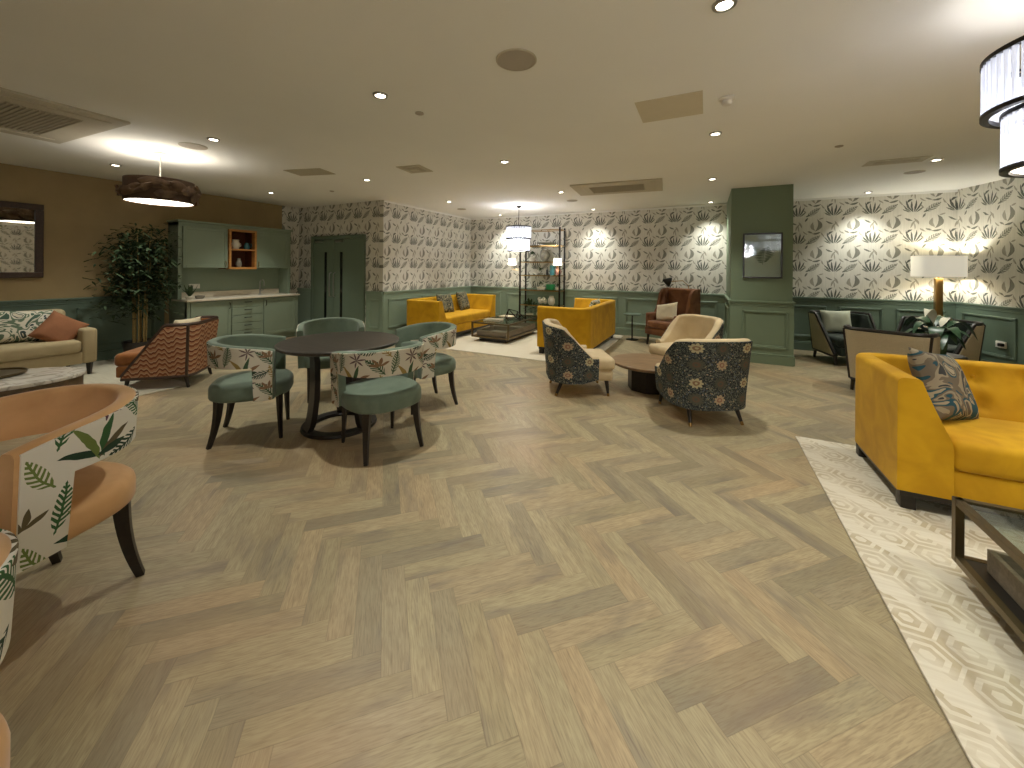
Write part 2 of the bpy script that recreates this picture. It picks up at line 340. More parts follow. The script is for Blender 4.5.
# ---------------------------------------------------------------- mesh builder
class MB:
    def __init__(s): s.b=bmesh.new(); s.uv=s.b.loops.layers.uv.new('UVMap')
    def box(s,x0,x1,y0,y1,z0,z1,bev=0.,seg=2,mat=None):
        b=bmesh.new(); bmesh.ops.create_cube(b,size=1)
        for v in b.verts: v.co=Vector(((x0+x1)/2+v.co.x*(x1-x0),(y0+y1)/2+v.co.y*(y1-y0),(z0+z1)/2+v.co.z*(z1-z0)))
        if bev: bmesh.ops.bevel(b,geom=b.edges[:],offset=bev,segments=seg,profile=.5,affect='EDGES')
        s._add(b,mat); return s
    def _add(s,b,mat=None):
        if mat is not None: bmesh.ops.transform(b,matrix=mat,verts=b.verts)
        vm={}
        for v in b.verts: vm[v]=s.b.verts.new(v.co)
        for f in b.faces:
            try: nf=s.b.faces.new([vm[v] for v in f.verts])
            except ValueError: continue
            n=nf.normal; nf.normal_update(); n=nf.normal
            for l in nf.loops:
                c=l.vert.co
                l[s.uv].uv=(c.y,c.z) if abs(n.x)>.7 else ((c.x,c.z) if abs(n.y)>.7 else (c.x,c.y))
        b.free()
    def grid(s,rows,closed_u=False,closed_v=False,uvs=None,caps=False):
        V=[[s.b.verts.new(p) for p in r] for r in rows]; nu=len(rows); nv=len(rows[0])
        for i in range(nu if closed_u else nu-1):
            for j in range(nv if closed_v else nv-1):
                i2=(i+1)%nu; j2=(j+1)%nv
                try: f=s.b.faces.new([V[i][j],V[i2][j],V[i2][j2],V[i][j2]])
                except ValueError: continue
                if uvs:
                    for l,(a,b_) in zip(f.loops,((i,j),(i+1,j),(i+1,j+1),(i,j+1))):
                        l[s.uv].uv=uvs(a,b_)
        if caps and closed_v:
            for r in (V[0],V[-1]):
                try: s.b.faces.new(r)
                except ValueError: pass
        return s
    def lathe(s,prof,seg=32,c=(0,0,0),caps=True,rad=None):
        rows=[]
        for r,z in prof: rows.append([(c[0]+K(2*PI*k/seg)*r,c[1]+S(2*PI*k/seg)*r,c[2]+z) for k in range(seg)])
        s.grid(rows,closed_v=True,uvs=lambda a,b:(b/seg,a/len(prof)),caps=caps); return s
    def tube(s,pts,rads,seg=10,caps=True,flat=1.):
        pts=[Vector(p) for p in pts]
        if not isinstance(rads,(list,tuple)): rads=[rads]*len(pts)
        rows=[]
        prev=None
        for i,p in enumerate(pts):
            d=(pts[min(i+1,len(pts)-1)]-pts[max(i-1,0)]).normalized()
            if prev is None:
                up=Vector((0,0,1)) if abs(d.z)<.9 else Vector((1,0,0)); a=d.cross(up).normalized()
            else: a=(prev-d*prev.dot(d)).normalized()
            b=d.cross(a).normalized(); prev=a
            rows.append([p+(a*K(2*PI*k/seg)+b*S(2*PI*k/seg)*flat)*rads[i] for k in range(seg)])
        s.grid(rows,closed_v=True,uvs=lambda a,b:(b/seg,a*.05),caps=caps); return s
    def bar(s,p,q,w,h=None):
        """square bar between two points, w horizontal size, h other size"""
        h=h or w; p=Vector(p); q=Vector(q); d=(q-p); L=d.length; d.normalize()
        up=Vector((0,0,1)) if abs(d.z)<.95 else Vector((0,1,0)); a=d.cross(up).normalized(); u=a.cross(d)
        b=bmesh.new(); bmesh.ops.create_cube(b,size=1); m=Matrix((a,d,u)).transposed().to_4x4(); m.translation=(p+q)/2
        for v in b.verts: v.co=Vector((v.co.x*w,v.co.y*L,v.co.z*h))
        s._add(b,m); return s
    def prism(s,poly,z0,z1,bev=0.,mat=None):
        b=bmesh.new(); vs=[b.verts.new((x,y,z0)) for x,y in poly]; f=b.faces.new(vs)
        r=bmesh.ops.extrude_face_region(b,geom=[f])
        for v in [g for g in r['geom'] if isinstance(g,bmesh.types.BMVert)]: v.co.z=z1
        if bev: bmesh.ops.bevel(b,geom=[e for e in b.edges if abs(e.verts[0].co.z-e.verts[1].co.z)<1e-6],offset=bev,segments=3,profile=.5,affect='EDGES')
        s._add(b,mat); return s
    def build(s,name,mat,parent=None,smooth=True,angle=40,sub=0):
        bmesh.ops.recalc_face_normals(s.b,faces=s.b.faces)
        me=bpy.data.meshes.new(name); s.b.to_mesh(me); s.b.free()
        me.materials.append(M[mat] if isinstance(mat,str) else mat)
        if smooth:
            me.polygons.foreach_set('use_smooth',[True]*len(me.polygons))
            try: me.set_sharp_from_angle(angle=R(angle))
            except Exception: pass
        o=bpy.data.objects.new(name,me); COL.objects.link(o)
        if parent: o.parent=parent
        return o
def tag(o,label=None,cat=None,group=None,kind=None):
    if label: o['label']=label
    if cat: o['category']=cat
    if group: o['group']=group
    if kind: o['kind']=kind
    return o
def thing(name,label,cat,loc=(0,0,0),rz=0.,group=None):
    o=bpy.data.objects.new(name,None); COL.objects.link(o); o.location=loc; o.rotation_euler=(0,0,rz)
    o.empty_display_size=.1
    return tag(o,label,cat,group)
def dup(root,loc,rz=None,label=None,group=None):
    r=root.copy(); COL.objects.link(r); r.location=loc
    if rz is not None: r.rotation_euler=(0,0,rz)
    if label: r['label']=label
    if group: r['group']=group
    for ch in list(root.children):
        c=ch.copy(); COL.objects.link(c); c.parent=r
        for g in list(ch.children):
            d=g.copy(); COL.objects.link(d); d.parent=c
    return r
def struct(mb,name,mat,smooth=False):
    o=mb.build(name,mat,smooth=smooth); o['kind']='structure'; return o
def single(mb,name,mat,label,cat,loc=(0,0,0),rz=0.,group=None,smooth=True):
    o=mb.build(name,mat,smooth=smooth); o.location=loc; o.rotation_euler=(0,0,rz); return tag(o,label,cat,group)

# path: list of (x,y,nx,ny,s) for a U shaped plan, open at +Y
def upath(w,yf,yb,r,ds=.02,px=2.):
    pts=[]
    n=max(2,int((yf-(yb+r))/ds))
    for i in range(n): pts.append((w,yf-(yf-(yb+r))*i/n,1,0))
    k=max(8,int(r*PI/2/ds))
    for i in range(k): a=PI/2*i/k; pts.append((w-r+r*K(a),yb+r-r*S(a),K(a),-S(a)))
    n2=max(2,int(2*(w-r)/ds))
    for i in range(n2+1): pts.append((w-r-2*(w-r)*i/n2,yb,0,-1))
    left=[(-x,y,-nx,ny) for x,y,nx,ny in pts[:n+k]][::-1]
    pts+=left
    out=[]; s=0
    for i,p in enumerate(pts):
        if i: s+=math.hypot(p[0]-pts[i-1][0],p[1]-pts[i-1][1])
        out.append(p+(s,))
    return out,s
def band(mb,path,zb,zt,fo,fi,nz=6,rnd=.02,dimple=None):
    """closed shell following a path: zb/zt(s) bottom/top, fo/fi(z,s) offsets outwards / inwards"""
    rows=[]; meta=[]
    for x,y,nx,ny,s in path:
        b_,t_=zb(s),zt(s); sec=[]; q=[]
        def P(o,z,side):
            if dimple and side<0: o+=dimple(s,z)
            sec.append((x+nx*o,y+ny*o,z))
        for j in range(nz+1):
            z=b_+(t_-rnd-b_)*j/nz; P(fo(z,s),z,1); q.append(z)
        oo,ii=fo(t_-rnd,s),fi(t_-rnd,s); rr=min(rnd,(oo-ii)/2)
        for a in (30,60): P(oo-rr+rr*K(R(a)),t_-rnd+rnd*S(R(a)),0); q.append(t_)
        P(oo-rr,t_,0); q.append(t_+.01); P(ii+rr,t_,0); q.append(t_+.02)
        for a in (60,30): P(ii+rr-rr*K(R(a)),t_-rnd+rnd*S(R(a)),0); q.append(t_+.03)
        for j in range(nz+1):
            z=t_-rnd-(t_-rnd-b_)*j/nz; P(fi(z,s),z,-1); q.append(2*t_-z)
        rows.append(sec); meta.append(q)
    n=len(rows[0])
    def uv(a,b): a=min(a,len(path)-1); return (path[a][4],meta[a][b] if b<n else meta[a][0])
    mb.grid(rows,closed_v=True,uvs=uv,caps=True); return mb
def superell(w,yf,yb,ex,n=48,yc=None):
    pts=[]
    for k in range(n):
        a=2*PI*k/n; c,s_=K(a),S(a)
        x=w*math.copysign(abs(c)**(2/ex),c); y=math.copysign(abs(s_)**(2/ex),s_)
        y=(yf if y>0 else abs(yb))*y
        pts.append((x,y))
    return pts
def puck(mb,outline,z0,z1,r,dome=0.):
    """soft cushion: outline extruded with rounded rim and a domed top"""
    rows=[]; cx=sum(p[0] for p in outline)/len(outline); cy=sum(p[1] for p in outline)/len(outline)
    def ring(inset,z,sc=None):
        out=[]
        for x,y in outline:
            dx,dy=x-cx,y-cy; L=math.hypot(dx,dy) or 1; f=(L-inset)/L if sc is None else sc
            out.append((cx+dx*f,cy+dy*f,z))
        return out
    rows.append(ring(0,z0,.02)); rows.append(ring(r*.8,z0))
    for a in (-60,-30,0): rows.append(ring(r*(1-K(R(a))),z0+r*.6+r*.6*S(R(a))))
    rows.append(ring(0,z1-r))
    for a in (30,60,90): rows.append(ring(r*(1-K(R(a))),z1-r+r*S(R(a))))
    for sc in (.75,.5,.25,.02): rows.append(ring(0,z1+dome*(1-sc*sc)*1.0,sc*.9))
    mb.grid(rows,closed_v=True,uvs=lambda a,b:(rows[min(a,len(rows)-1)][b%len(outline)][0],rows[min(a,len(rows)-1)][b%len(outline)][1]),caps=True); return mb
def pillow(w,h,t,n=14,pinch=.06):
    """scatter cushion in local XZ plane, thickness along Y, base at z=0"""
    mb=MB(); top=[];bot=[]
    for i in range(n+1):
        rt=[];rb=[]
        for j in range(n+1):
            u=-1+2*i/n; v=-1+2*j/n
            ex=1-pinch*(1-v*v)*abs(u)**3; ez=1-pinch*(1-u*u)*abs(v)**3
            x=u*w/2*ex*1.0; z=h/2+v*h/2*ez
            th=t/2*max(0,(1-u**4)*(1-v**4))**.55+.004+.006*noise.noise(Vector((u*2,v*2,w*7)))*(1-u*u)*(1-v*v)
            rt.append((x,th,z)); rb.append((x,-th,z))
        top.append(rt);bot.append(rb)
    f=lambda a,b:(a/n*w,b/n*h)
    mb.grid(top,uvs=f); mb.grid(bot,uvs=f); bmesh.ops.remove_doubles(mb.b,verts=mb.b.verts,dist=.0005)
    # close rim
    for i in range(n):
        for A,B in (((i,0),(i+1,0)),((i,n),(i+1,n)),((0,i),(0,i+1)),((n,i),(n,i+1))):
            pass
    b=mb.b; ed=[e for e in b.edges if e.is_boundary]
    if ed: bmesh.ops.bridge_loops(b,edges=ed)
    return mb
def place_pillow(name,mat,label,loc,rot,w=.45,h=.45,t=.15,group=None):
    o=pillow(w,h,t).build(name,mat,angle=80); o.location=loc; o.rotation_euler=rot
    return tag(o,label,'cushion',group)
def face(phi): return R(phi-90)

# ---------------------------------------------------------------- room
XL=-8.; YD=5.45; XC=-5.5; YB=8.5; CR=(3.5,8.5); BD=(.217,-.976)
YF=-3.2
brx=CR[0]+BD[0]/(-BD[1])*(CR[1]-YF)
struct(MB().box(XL-.1,brx+.2,YF-.1,YB+.1,-.1,0),'floor','floor')
struct(MB().box(XL-.1,brx+.2,YF-.1,YB+.1,CZ,CZ+.1),'ceiling','ceil')
struct(MB().box(XL-.1,XL,YF,YD+.1,0,CZ),'wall_left','brown_wall')
struct(MB().box(XL,XC-.1,YD,YD+.1,0,CZ),'wall_door','paperX')
struct(MB().box(XC-.1,XC,YD,YB,0,CZ),'wall_alcove','paperY')
struct(MB().box(XC-.1,CR[0]+.1,YB,YB+.1,0,CZ),'wall_back','paperX')
struct(MB().box(XL-.005,XL+.004,5.07,YD,0,CZ),'wall_left_return','paperY')
rt=MB(); nB=(-.976,-.217)
rt.prism([CR,(brx,YF),(brx+.1,YF),(CR[0]+.1,CR[1])],0,CZ); struct(rt,'wall_right','paperB')
struct(MB().box(XL-.1,brx+.2,YF-.1,YF,0,CZ),'wall_front','brown_wall')
def wainscot(name,p0,p1,inn,panels,mat='green',zt=.95,ends=(0,0)):
    """board, dado rail, skirting and moulded panels on the wall p0->p1 whose room side is the direction inn"""
    p0=Vector((*p0,0)); p1=Vector((*p1,0)); d=(p1-p0); L=d.length; d.normalize(); n=Vector((*inn,0)).normalized()
    m=Matrix((d,n,Vector((0,0,1)))).transposed().to_4x4(); m.translation=p0
    mb=MB()
    mb.box(0,L,-.02,.015,0,zt-.03,mat=m)
    mb.box(0,L,0,.04,zt-.03,zt,.006,mat=m); mb.box(0,L,0,.028,zt-.06,zt-.03,.005,mat=m); mb.box(0,L,0,.022,zt-.085,zt-.065,.004,mat=m)
    mb.box(0,L,0,.035,0,.13,mat=m); mb.box(0,L,0,.028,.13,.155,.008,mat=m)
    for a,b in panels:
        for (w,o,t) in ((.028,0,.032),(.016,.028,.024)):
            x0,x1,z0,z1=a+o,b-o,.235+o,.80-o
            mb.box(x0,x1,0,t,z0,z0+w,.005,1,mat=m); mb.box(x0,x1,0,t,z1-w,z1,.005,1,mat=m)
            mb.box(x0,x0+w,0,t,z0,z1,.005,1,mat=m); mb.box(x1-w,x1,0,t,z0,z1,.005,1,mat=m)
    return struct(mb,name,mat)
def split(L,n,gap=.16,m=.12):
    w=(L-2*m-(n-1)*gap)/n
    return [(m+i*(w+gap),m+i*(w+gap)+w) for i in range(n)]
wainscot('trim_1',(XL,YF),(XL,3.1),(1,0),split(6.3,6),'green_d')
wainscot('trim_2',(XL,YD),(-7.56,YD),(0,-1),[],'green')
wainscot('trim_3',(-5.93,YD),(XC,YD),(0,-1),[(.09,.36)],'green')
wainscot('trim_4',(XC,YD),(XC,YB),(1,0),split(3.05,3),'green')
wainscot('trim_5',(XC,YB),(.33,YB),(0,-1),split(5.83,6),'green')
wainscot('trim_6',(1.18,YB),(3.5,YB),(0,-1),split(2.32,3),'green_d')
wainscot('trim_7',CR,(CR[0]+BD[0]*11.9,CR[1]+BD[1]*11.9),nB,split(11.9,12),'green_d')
# pillar
struct(MB().box(.35,1.15,6.97,YB,0,CZ),'wall_pillar','green_p')
wainscot('trim_8',(.335,6.97),(1.165,6.97),(0,-1),[(.17,.76)],'green_p')
wainscot('trim_9',(.35,6.97),(.35,YB),(-1,0),[(.2,1.3)],'green_p')
wainscot('trim_10',(1.15,6.97),(1.15,YB),(1,0),[(.2,1.3)],'green_p')
struct(MB().box(XC,CR[0],YB-.015,YB+.01,CZ-.035,CZ-.001).box(XC-.01,XC+.015,YD,YB,CZ-.035,CZ-.001),'trim_11','ceil')

# double door
def door():
    y=YD; mb=MB(); x0,x1,zt=-7.53,-5.96,2.06
    mb.box(x0,x0+.07,y-.05,y+.01,0,zt,.006).box(x1-.07,x1,y-.05,y+.01,0,zt,.006).box(x0+.07,x1-.07,y-.05,y+.01,zt-.07,zt,.006)
    f=struct(mb,'trim_12','door')
    xm=(x0+x1)/2-.10
    root=bpy.data.objects.new('door_1',None); COL.objects.link(root); root['kind']='structure'
    for i,(a,b,wx) in enumerate(((x0+.075,xm-.003,xm-.27),(xm+.003,x1-.075,xm+.2))):
        l=MB().box(a,b,y-.03,y+.0,.01,zt-.075,.003).build('door_leaf','door',root,smooth=False)
        MB().box(wx,wx+.07,y-.034,y-.028,.35,1.72,.002).build('vision_panel','blackglass',l,smooth=False)
        hx=xm-.06 if i==0 else xm+.06
        MB().tube([(hx,y-.03,.80),(hx,y-.075,.82),(hx,y-.08,1.0),(hx,y-.08,1.2),(hx,y-.075,1.28),(hx,y-.03,1.30)],.011).build('handle','steel',l)
        MB().box(a+.08,a+.28,y-.07,y-.03,zt-.14,zt-.10,.004).build('door_closer','steel',l)
door()

# ---------------------------------------------------------------- kitchen unit
def kitchen():
    k=thing('kitchen_cupboard','tall sage green kitchenette cupboard against the brown wall','cupboard',(0,0,0))
    x=XL+.02; y0,y1=3.16,5.05; g='kitchen'
    c=MB(); c.box(x,-7.65,y0-.02,y0+.03,.865,2.13); c.box(x,-7.65,y1-.07,y1-.02,.865,2.13)       # tall side panels
    c.box(x,-7.64,y0-.02,y1-.02,2.07,2.13); c.box(x,-7.60,y0-.05,y1+.01,2.13,2.165,.01); c.box(x,x+.02,y0,y1-.03,.86,1.4)
    c.box(x,-7.66,y0+.03,3.86,1.38,2.07); c.box(x,-7.66,4.34,y1-.07,1.38,2.07)
    c.build('upper_carcass',g,k,smooth=False)
    b=MB(); b.box(x,-7.42,y0,y1-.02,.10,.835); b.box(x,-7.47,y0+.03,y1-.05,0,.10); b.box(-7.47,-7.40,y0,y0+.04,0,.835); b.box(-7.47,-7.40,y1-.06,y1-.02,0,.835)
    b.build('base_carcass',g,k,smooth=False)
    for a,z in ((y0+.035,3.855),(4.345,y1-.075)):
        d=MB(); d.box(-7.655,-7.635,a,z,1.385,2.065,.002)
        for (p,q,r_,s_) in ((a,a+.05,1.385,2.065),(z-.05,z,1.385,2.065),(a+.05,z-.05,1.385,1.435),(a+.05,z-.05,2.015,2.065)): d.box(-7.637,-7.628,p,q,r_,s_,.002)
        dd=d.build('door',g,k,smooth=False)
        hy=z-.035 if a<4 else a+.035
        MB().tube([(-7.63,hy,1.41),(-7.605,hy,1.42),(-7.605,hy,1.49),(-7.63,hy,1.50)],.006).build('handle','brass',dd)
    n=MB(); ya,yb=3.865,4.335; n.box(-7.70,-7.60,ya,ya+.035,1.36,2.08).box(-7.70,-7.60,yb-.035,yb,1.36,2.08).box(-7.70,-7.60,ya+.035,yb-.035,1.36,1.40).box(-7.70,-7.60,ya+.035,yb-.035,2.045,2.08).box(-7.96,-7.605,ya+.035,yb-.035,1.705,1.73)
    n.build('niche_frame','oak',k,smooth=False)
    n=MB(); n.box(x,-7.95,ya+.01,yb-.01,1.38,2.07).box(-7.95,-7.70,ya,ya+.02,1.38,2.07).box(-7.95,-7.70,yb-.02,yb,1.38,2.07).box(-7.95,-7.70,ya,yb,1.365,1.385).box(-7.95,-7.70,ya,yb,2.06,2.07)
    n.build('niche_lining','niche',k,smooth=False)
    for a,z in ((y0+.05,3.80),(4.36,y1-.07)):
        d=MB(); d.box(-7.42,-7.40,a,z,.13,.815,.002)
        for (p,q,r_,s_) in ((a,a+.05,.13,.815),(z-.05,z,.13,.815),(a+.05,z-.05,.13,.18),(a+.05,z-.05,.765,.815)): d.box(-7.402,-7.393,p,q,r_,s_,.002)
        dd=d.build('door',g,k,smooth=False); hy=z-.03 if a<4 else a+.03
        MB().tube([(-7.395,hy,.68),(-7.37,hy,.69),(-7.37,hy,.77),(-7.395,hy,.78)],.006).build('handle','darkmetal',dd)
    for i in range(5):
        z0=.13+i*.138
        d=MB().box(-7.42,-7.397,3.815,4.345,z0,z0+.128,.003).build('drawer',g,k,smooth=False)
        MB().tube([(-7.397,4.02,z0+.09),(-7.375,4.03,z0+.09),(-7.375,4.13,z0+.09),(-7.397,4.14,z0+.09)],.006,8).build('handle','darkmetal',d)
    MB().box(x,-7.36,y0-.02,y1,.835,.865,.004).box(x,x+.035,y0+.03,y1-.07,.865,.96,.003).build('worktop','quartz',k,smooth=False)
    t=thing('kitchen_tap','chrome swan neck tap on the pale worktop of the kitchenette','tap',(-7.86,4.55,.865))
    MB().lathe([(.028,0),(.028,.012),(.014,.02),(.014,.1)],16).build('tap_body','steel',t)
    MB().tube([(0,0,.08)]+[(.07-.07*K(R(a)),0,.22+.07*S(R(a))) for a in range(0,181,20)]+[(.14,0,.17)],.010).build('spout','steel',t)
    MB().tube([(0,.0,.06),(0,.05,.075),(0,.07,.10)],.007).build('lever','steel',t)
    so=MB().box(-7.965,-7.945,3.42,3.58,1.02,1.10,.006)
    single(so,'wall_socket','white','white double socket on the green splashback of the kitchenette','socket')
    p=thing('potted_succulent','small dark leafed plant in white pot at the left end of the worktop','plant',(-7.55,3.26,.865))
    MB().lathe([(.05,0),(.065,.05),(.06,.055),(.05,.05),(.0,.045)],18).build('pot','potwhite',p)
    fo=MB()
    for i in range(14):
        a=i*2.4; r=.02+.05*(i%3)/3; fo.tube([(0,0,.04),(K(a)*r,S(a)*r,.12),(K(a)*r*2,S(a)*r*2,.17+.07*(i%2))],[.012,.016,.003],6,flat=.4)
    fo.build('foliage','leaf',p)
    t=MB().lathe([(.05,0),(.07,.03),(.072,.05),(.066,.05),(.06,.03),(.0,.02)],20); single(t,'small_bowl','greybowl','little dark bowl beside the plant on the kitchenette worktop','bowl',(-7.60,3.42,.865))
    for nm,mt,lb,ct,loc,pr in (('teapot','potwhite','cream jug on the upper shelf of the oak niche','jug',(-7.70,4.02,1.73),[(.045,0),(.062,.04),(.066,.09),(.05,.14),(.055,.17),(.05,.17),(.045,.14),(.0,.13)]),
                        ('mug','teal','blue green mug on the upper shelf of the oak niche','mug',(-7.68,4.20,1.73),[(.04,0),(.048,.03),(.045,.07),(.03,.10),(.032,.12),(.028,.12),(.0,.10)]),
                        ('vase','greybowl','small brown vase on the lower shelf of the oak niche','vase',(-7.69,4.07,1.40),[(.035,0),(.05,.04),(.045,.09),(.025,.13),(.03,.16),(.0,.15)])):
        t=thing(nm,lb,ct,loc); MB().lathe(pr,20).build('body',mt,t)
        if nm!='vase': MB().tube([(0,.05,.11),(0,.085,.10),(0,.09,.06),(0,.05,.04)],.007,8).build('handle',mt,t)
kitchen()

# ---------------------------------------------------------------- mirror, picture, sockets
t=thing('wall_mirror','dark wood framed mirror on the brown wall above the beige sofa','mirror',(XL+.005,1.22,1.73))
f=MB(); w,h=.57,.49
for (a,b,c,d) in ((-w,w,-h,-h+.075),(-w,w,h-.075,h),(-w,-w+.075,-h+.075,h-.075),(w-.075,w,-h+.075,h-.075)): f.box(0,.045,a,b,c,d,.008)
f.build('frame','darkwood',t,smooth=False)
MB().box(0,.02,-w+.07,w-.07,-h+.07,h-.07).build('mirror_glass','mirror',t,smooth=False)
t=thing('framed_picture','black framed print of a grey green fern hanging on the green pillar','picture',(.765,6.965,1.64))
f=MB(); w,h=.255,.345
for (a,b,c,d) in ((-w,w,-h,-h+.022),(-w,w,h-.022,h),(-w,-w+.022,-h+.022,h-.022),(w-.022,w,-h+.022,h-.022)): f.box(a,b,-.03,0,c,d,.003)
f.build('frame','black',t,smooth=False)
MB().box(-w+.02,w-.02,-.014,0,-h+.02,h-.02).build('mount',plain('print_paper',(232,228,232),.8,vary=.02),t,smooth=False)
pr=MB()
for i in range(9):
    z=-.10+i*.025; l=.14*(1-abs(i-3.5)/7)
    for sgn in (-1,1):
        rows=[]
        for k in range(7):
            u=k/6; wd=.009*S(PI*min(1,u*.95+.05)); x=.01+i*.004+sgn*u*l; zz=z+u*.03*(1 if sgn>0 else .1)
            rows.append([(x,-.0155,zz-wd),(x,-.0155,zz+wd)])
        pr.grid(rows)
pr.tube([(.0,-.016,-.14),(.03,-.016,.12)],.003,6)
pr.build('fern_print',plain('fern_ink',(96,112,100),.8),t)
MB().box(-w+.02,w-.02,-.021,-.019,-h+.02,h-.02).build('glazing','glass',t,smooth=False)
sx,sy=CR[0]+BD[0]*.74-.976*.014,CR[1]+BD[1]*.74-.217*.014
t=thing('wall_socket','white plug socket with black plug on the green panel by the right wall','socket',(sx,sy,.42),math.atan2(-.217,-.976))
MB().box(.0,.02,-.07,.07,-.045,.045,.005).build('face_plate','white',t); MB().box(.02,.07,.02,.065,-.02,.025,.008).build('plug','black',t)

# ---------------------------------------------------------------- ceiling fixtures
dl=[(x,y) for x in (-6.75,-4.45,-2.17,.07,2.34,4.55) for y in (-1.9,.1,2.11,4.08,6.1,8.17) if not(x<-5.4 and y>4.5) and not(x>4 and y>5) and not(x<-1 and y<1)]  # downlights behind and beside the camera are unseen, added to brighten the room
vis={(.07,2.11):'above the open floor nearest the camera',(-2.17,2.11):'in front of the round speaker on the left',(-4.45,2.11):'beside the drum pendant',(-6.75,2.11):'between drum pendant and brown wall',(-6.75,4.08):'in front of the kitchenette',(-4.45,4.08):'beyond the square grey ceiling hatch',(-2.17,4.08):'above the patterned chairs in mid room',(.07,4.08):'next to the smoke detector',(.07,6.1):'just in front of the green pillar',(2.34,6.1):'nearest the right crystal chandelier',(2.34,8.17):'close to the right end of the back wall',(-4.45,6.1):'by the alcove wall corner',(-2.17,6.1):'beside the centre air cassette',(-4.45,8.17):'above the far corner behind the mustard sofa',(-2.17,8.17):'above the right side of the metal shelf unit',(.07,8.17):'behind the green pillar by the back wall'}
proto=None
for x,y in dl:
    lb='round recessed ceiling downlight '+vis.get((x,y),'added outside the picture to brighten the room')
    if proto is None:
        proto=thing('downlight',lb,'light',(x,y,CZ),0,'recessed ceiling downlights')
        MB().lathe([(.036,-.001),(.036,-.010),(.040,-.013),(.052,-.011),(.055,-.004),(.055,.0)],28,caps=False).build('bezel','steel',proto)
        MB().lathe([(.0,-.003),(.037,-.003),(.037,-.006),(.0,-.006)],24,caps=False).build('lamp_disc','spot',proto)
    else: dup(proto,(x,y,CZ),label=lb)
    L=bpy.data.lights.new('downlight_beam','SPOT'); L.energy=80; L.spot_size=R(98); L.spot_blend=1.; L.shadow_soft_size=.035; L.color=(1,1,.91)
    o=bpy.data.objects.new('downlight_beam',L); COL.objects.link(o); o.location=(x,y,CZ-.02)
for i,(x,y,r,lb) in enumerate(((-1.05,2.12,.125,'large round grey ceiling speaker nearest the camera'),(-4.91,2.14,.125,'round grey ceiling speaker beside the drum pendant'),(2.39,6.76,.10,'round grey ceiling speaker on the right near the wallpaper'),(-2.26,6.98,.10,'round grey ceiling speaker beyond the centre air cassette'),(-4.77,7.0,.10,'round grey ceiling speaker above the alcove wall'))):
    t=thing('ceiling_speaker',lb,'speaker',(x,y,CZ),0,'ceiling speakers')
    MB().lathe([(r,0),(r,-.006),(r-.008,-.008)],40,caps=False).build('rim','vent',t)
    MB().lathe([(0,-.003),(r-.006,-.003),(r-.006,-.006),(0,-.006)],40,caps=False).build('grille','grille',t)
for x,y,lb in ((-2.13,2.5,'tiny flush sprinkler cover behind the left downlight'),(1.21,5.03,'tiny flush sprinkler cover on the right of the ceiling'),(-5.66,4.44,'tiny flush sprinkler cover near the alcove corner')):
    t=MB().lathe([(.035,0),(.035,-.008),(.02,-.014),(0,-.016)],20); single(t,'sprinkler_cover','grille',lb,'sprinkler',(x,y,CZ),group='sprinkler covers')
t=thing('smoke_detector','white round smoke detector near the ceiling hatch','detector',(.13,3.28,CZ))
MB().lathe([(.055,0),(.055,-.012),(.045,-.02),(.03,-.022)],28).build('base','white',t); MB().lathe([(.034,-.02),(.036,-.04),(.028,-.052),(0,-.055)],24).build('sensor','white',t)
t=thing('ceiling_hatch','flat beige rectangular ceiling hatch near the smoke detector','hatch',(-.265,3.285,CZ)); MB().box(-.235,.235,-.225,.225,-.006,0,.002).build('panel',plain('hatch_paint',(208,198,174),.8,vary=.01),t,smooth=False)
t=thing('ceiling_hatch','small grey ceiling hatch left of the middle downlights','hatch',(-4.8,3.42,CZ),R(15)); MB().box(-.28,.28,-.16,.16,-.006,0,.002).build('panel','ventdark',t,smooth=False)
t=thing('air_diffuser','small square air diffuser with a dark slot in the ceiling','vent',(-3.39,3.9,CZ),R(8))
for w,z in ((.17,-.004),(.11,-.010),(.055,-.016)):
    MB().box(-w,w,-w,w,z-.004,z+.004,.002).build('vane','ventdark' if w==.11 else 'vent',t,smooth=False)
t=thing('air_diffuser','narrow rectangular air slot in the ceiling on the right','vent',(1.96,6.0,CZ)); MB().box(-.27,.27,-.13,.13,-.006,0,.002).build('frame','vent',t,smooth=False); MB().box(-.19,.19,-.055,.055,-.010,-.005,.001).build('slot','ventdark',t,smooth=False)
def cassette(lb,loc,rz,sx,sy):
    t=thing('air_cassette',lb,'air conditioner',loc,rz)
    m=MB(); m.box(-sx,sx,-sy,sy,-.022,0,.006)
    m.build('cover','vent',t,smooth=False)
    g=MB(); g.box(-sx*.62,sx*.62,-sy*.5,sy*.5,-.026,-.02)
    for i in range(13):
        y=-sy*.48+i*sy*.08; g.box(-sx*.6,sx*.6,y-.005,y+.005,-.034,-.026)
    g.build('grille','ventdark',t,smooth=False)
    for s in (-1,1):
        MB().box(s*sx*.80-.028 ,s*sx*.80+.028,-sy*.8,sy*.8,-.030,-.02,.003).build('louvre','vent',t,smooth=False)
cassette('large white air conditioning cassette in the ceiling on the left',(-5.3,1.08,CZ),R(3),.72,.42)
cassette('white air conditioning cassette in the centre of the ceiling',(-1.25,6.12,CZ),R(5),.66,.42)

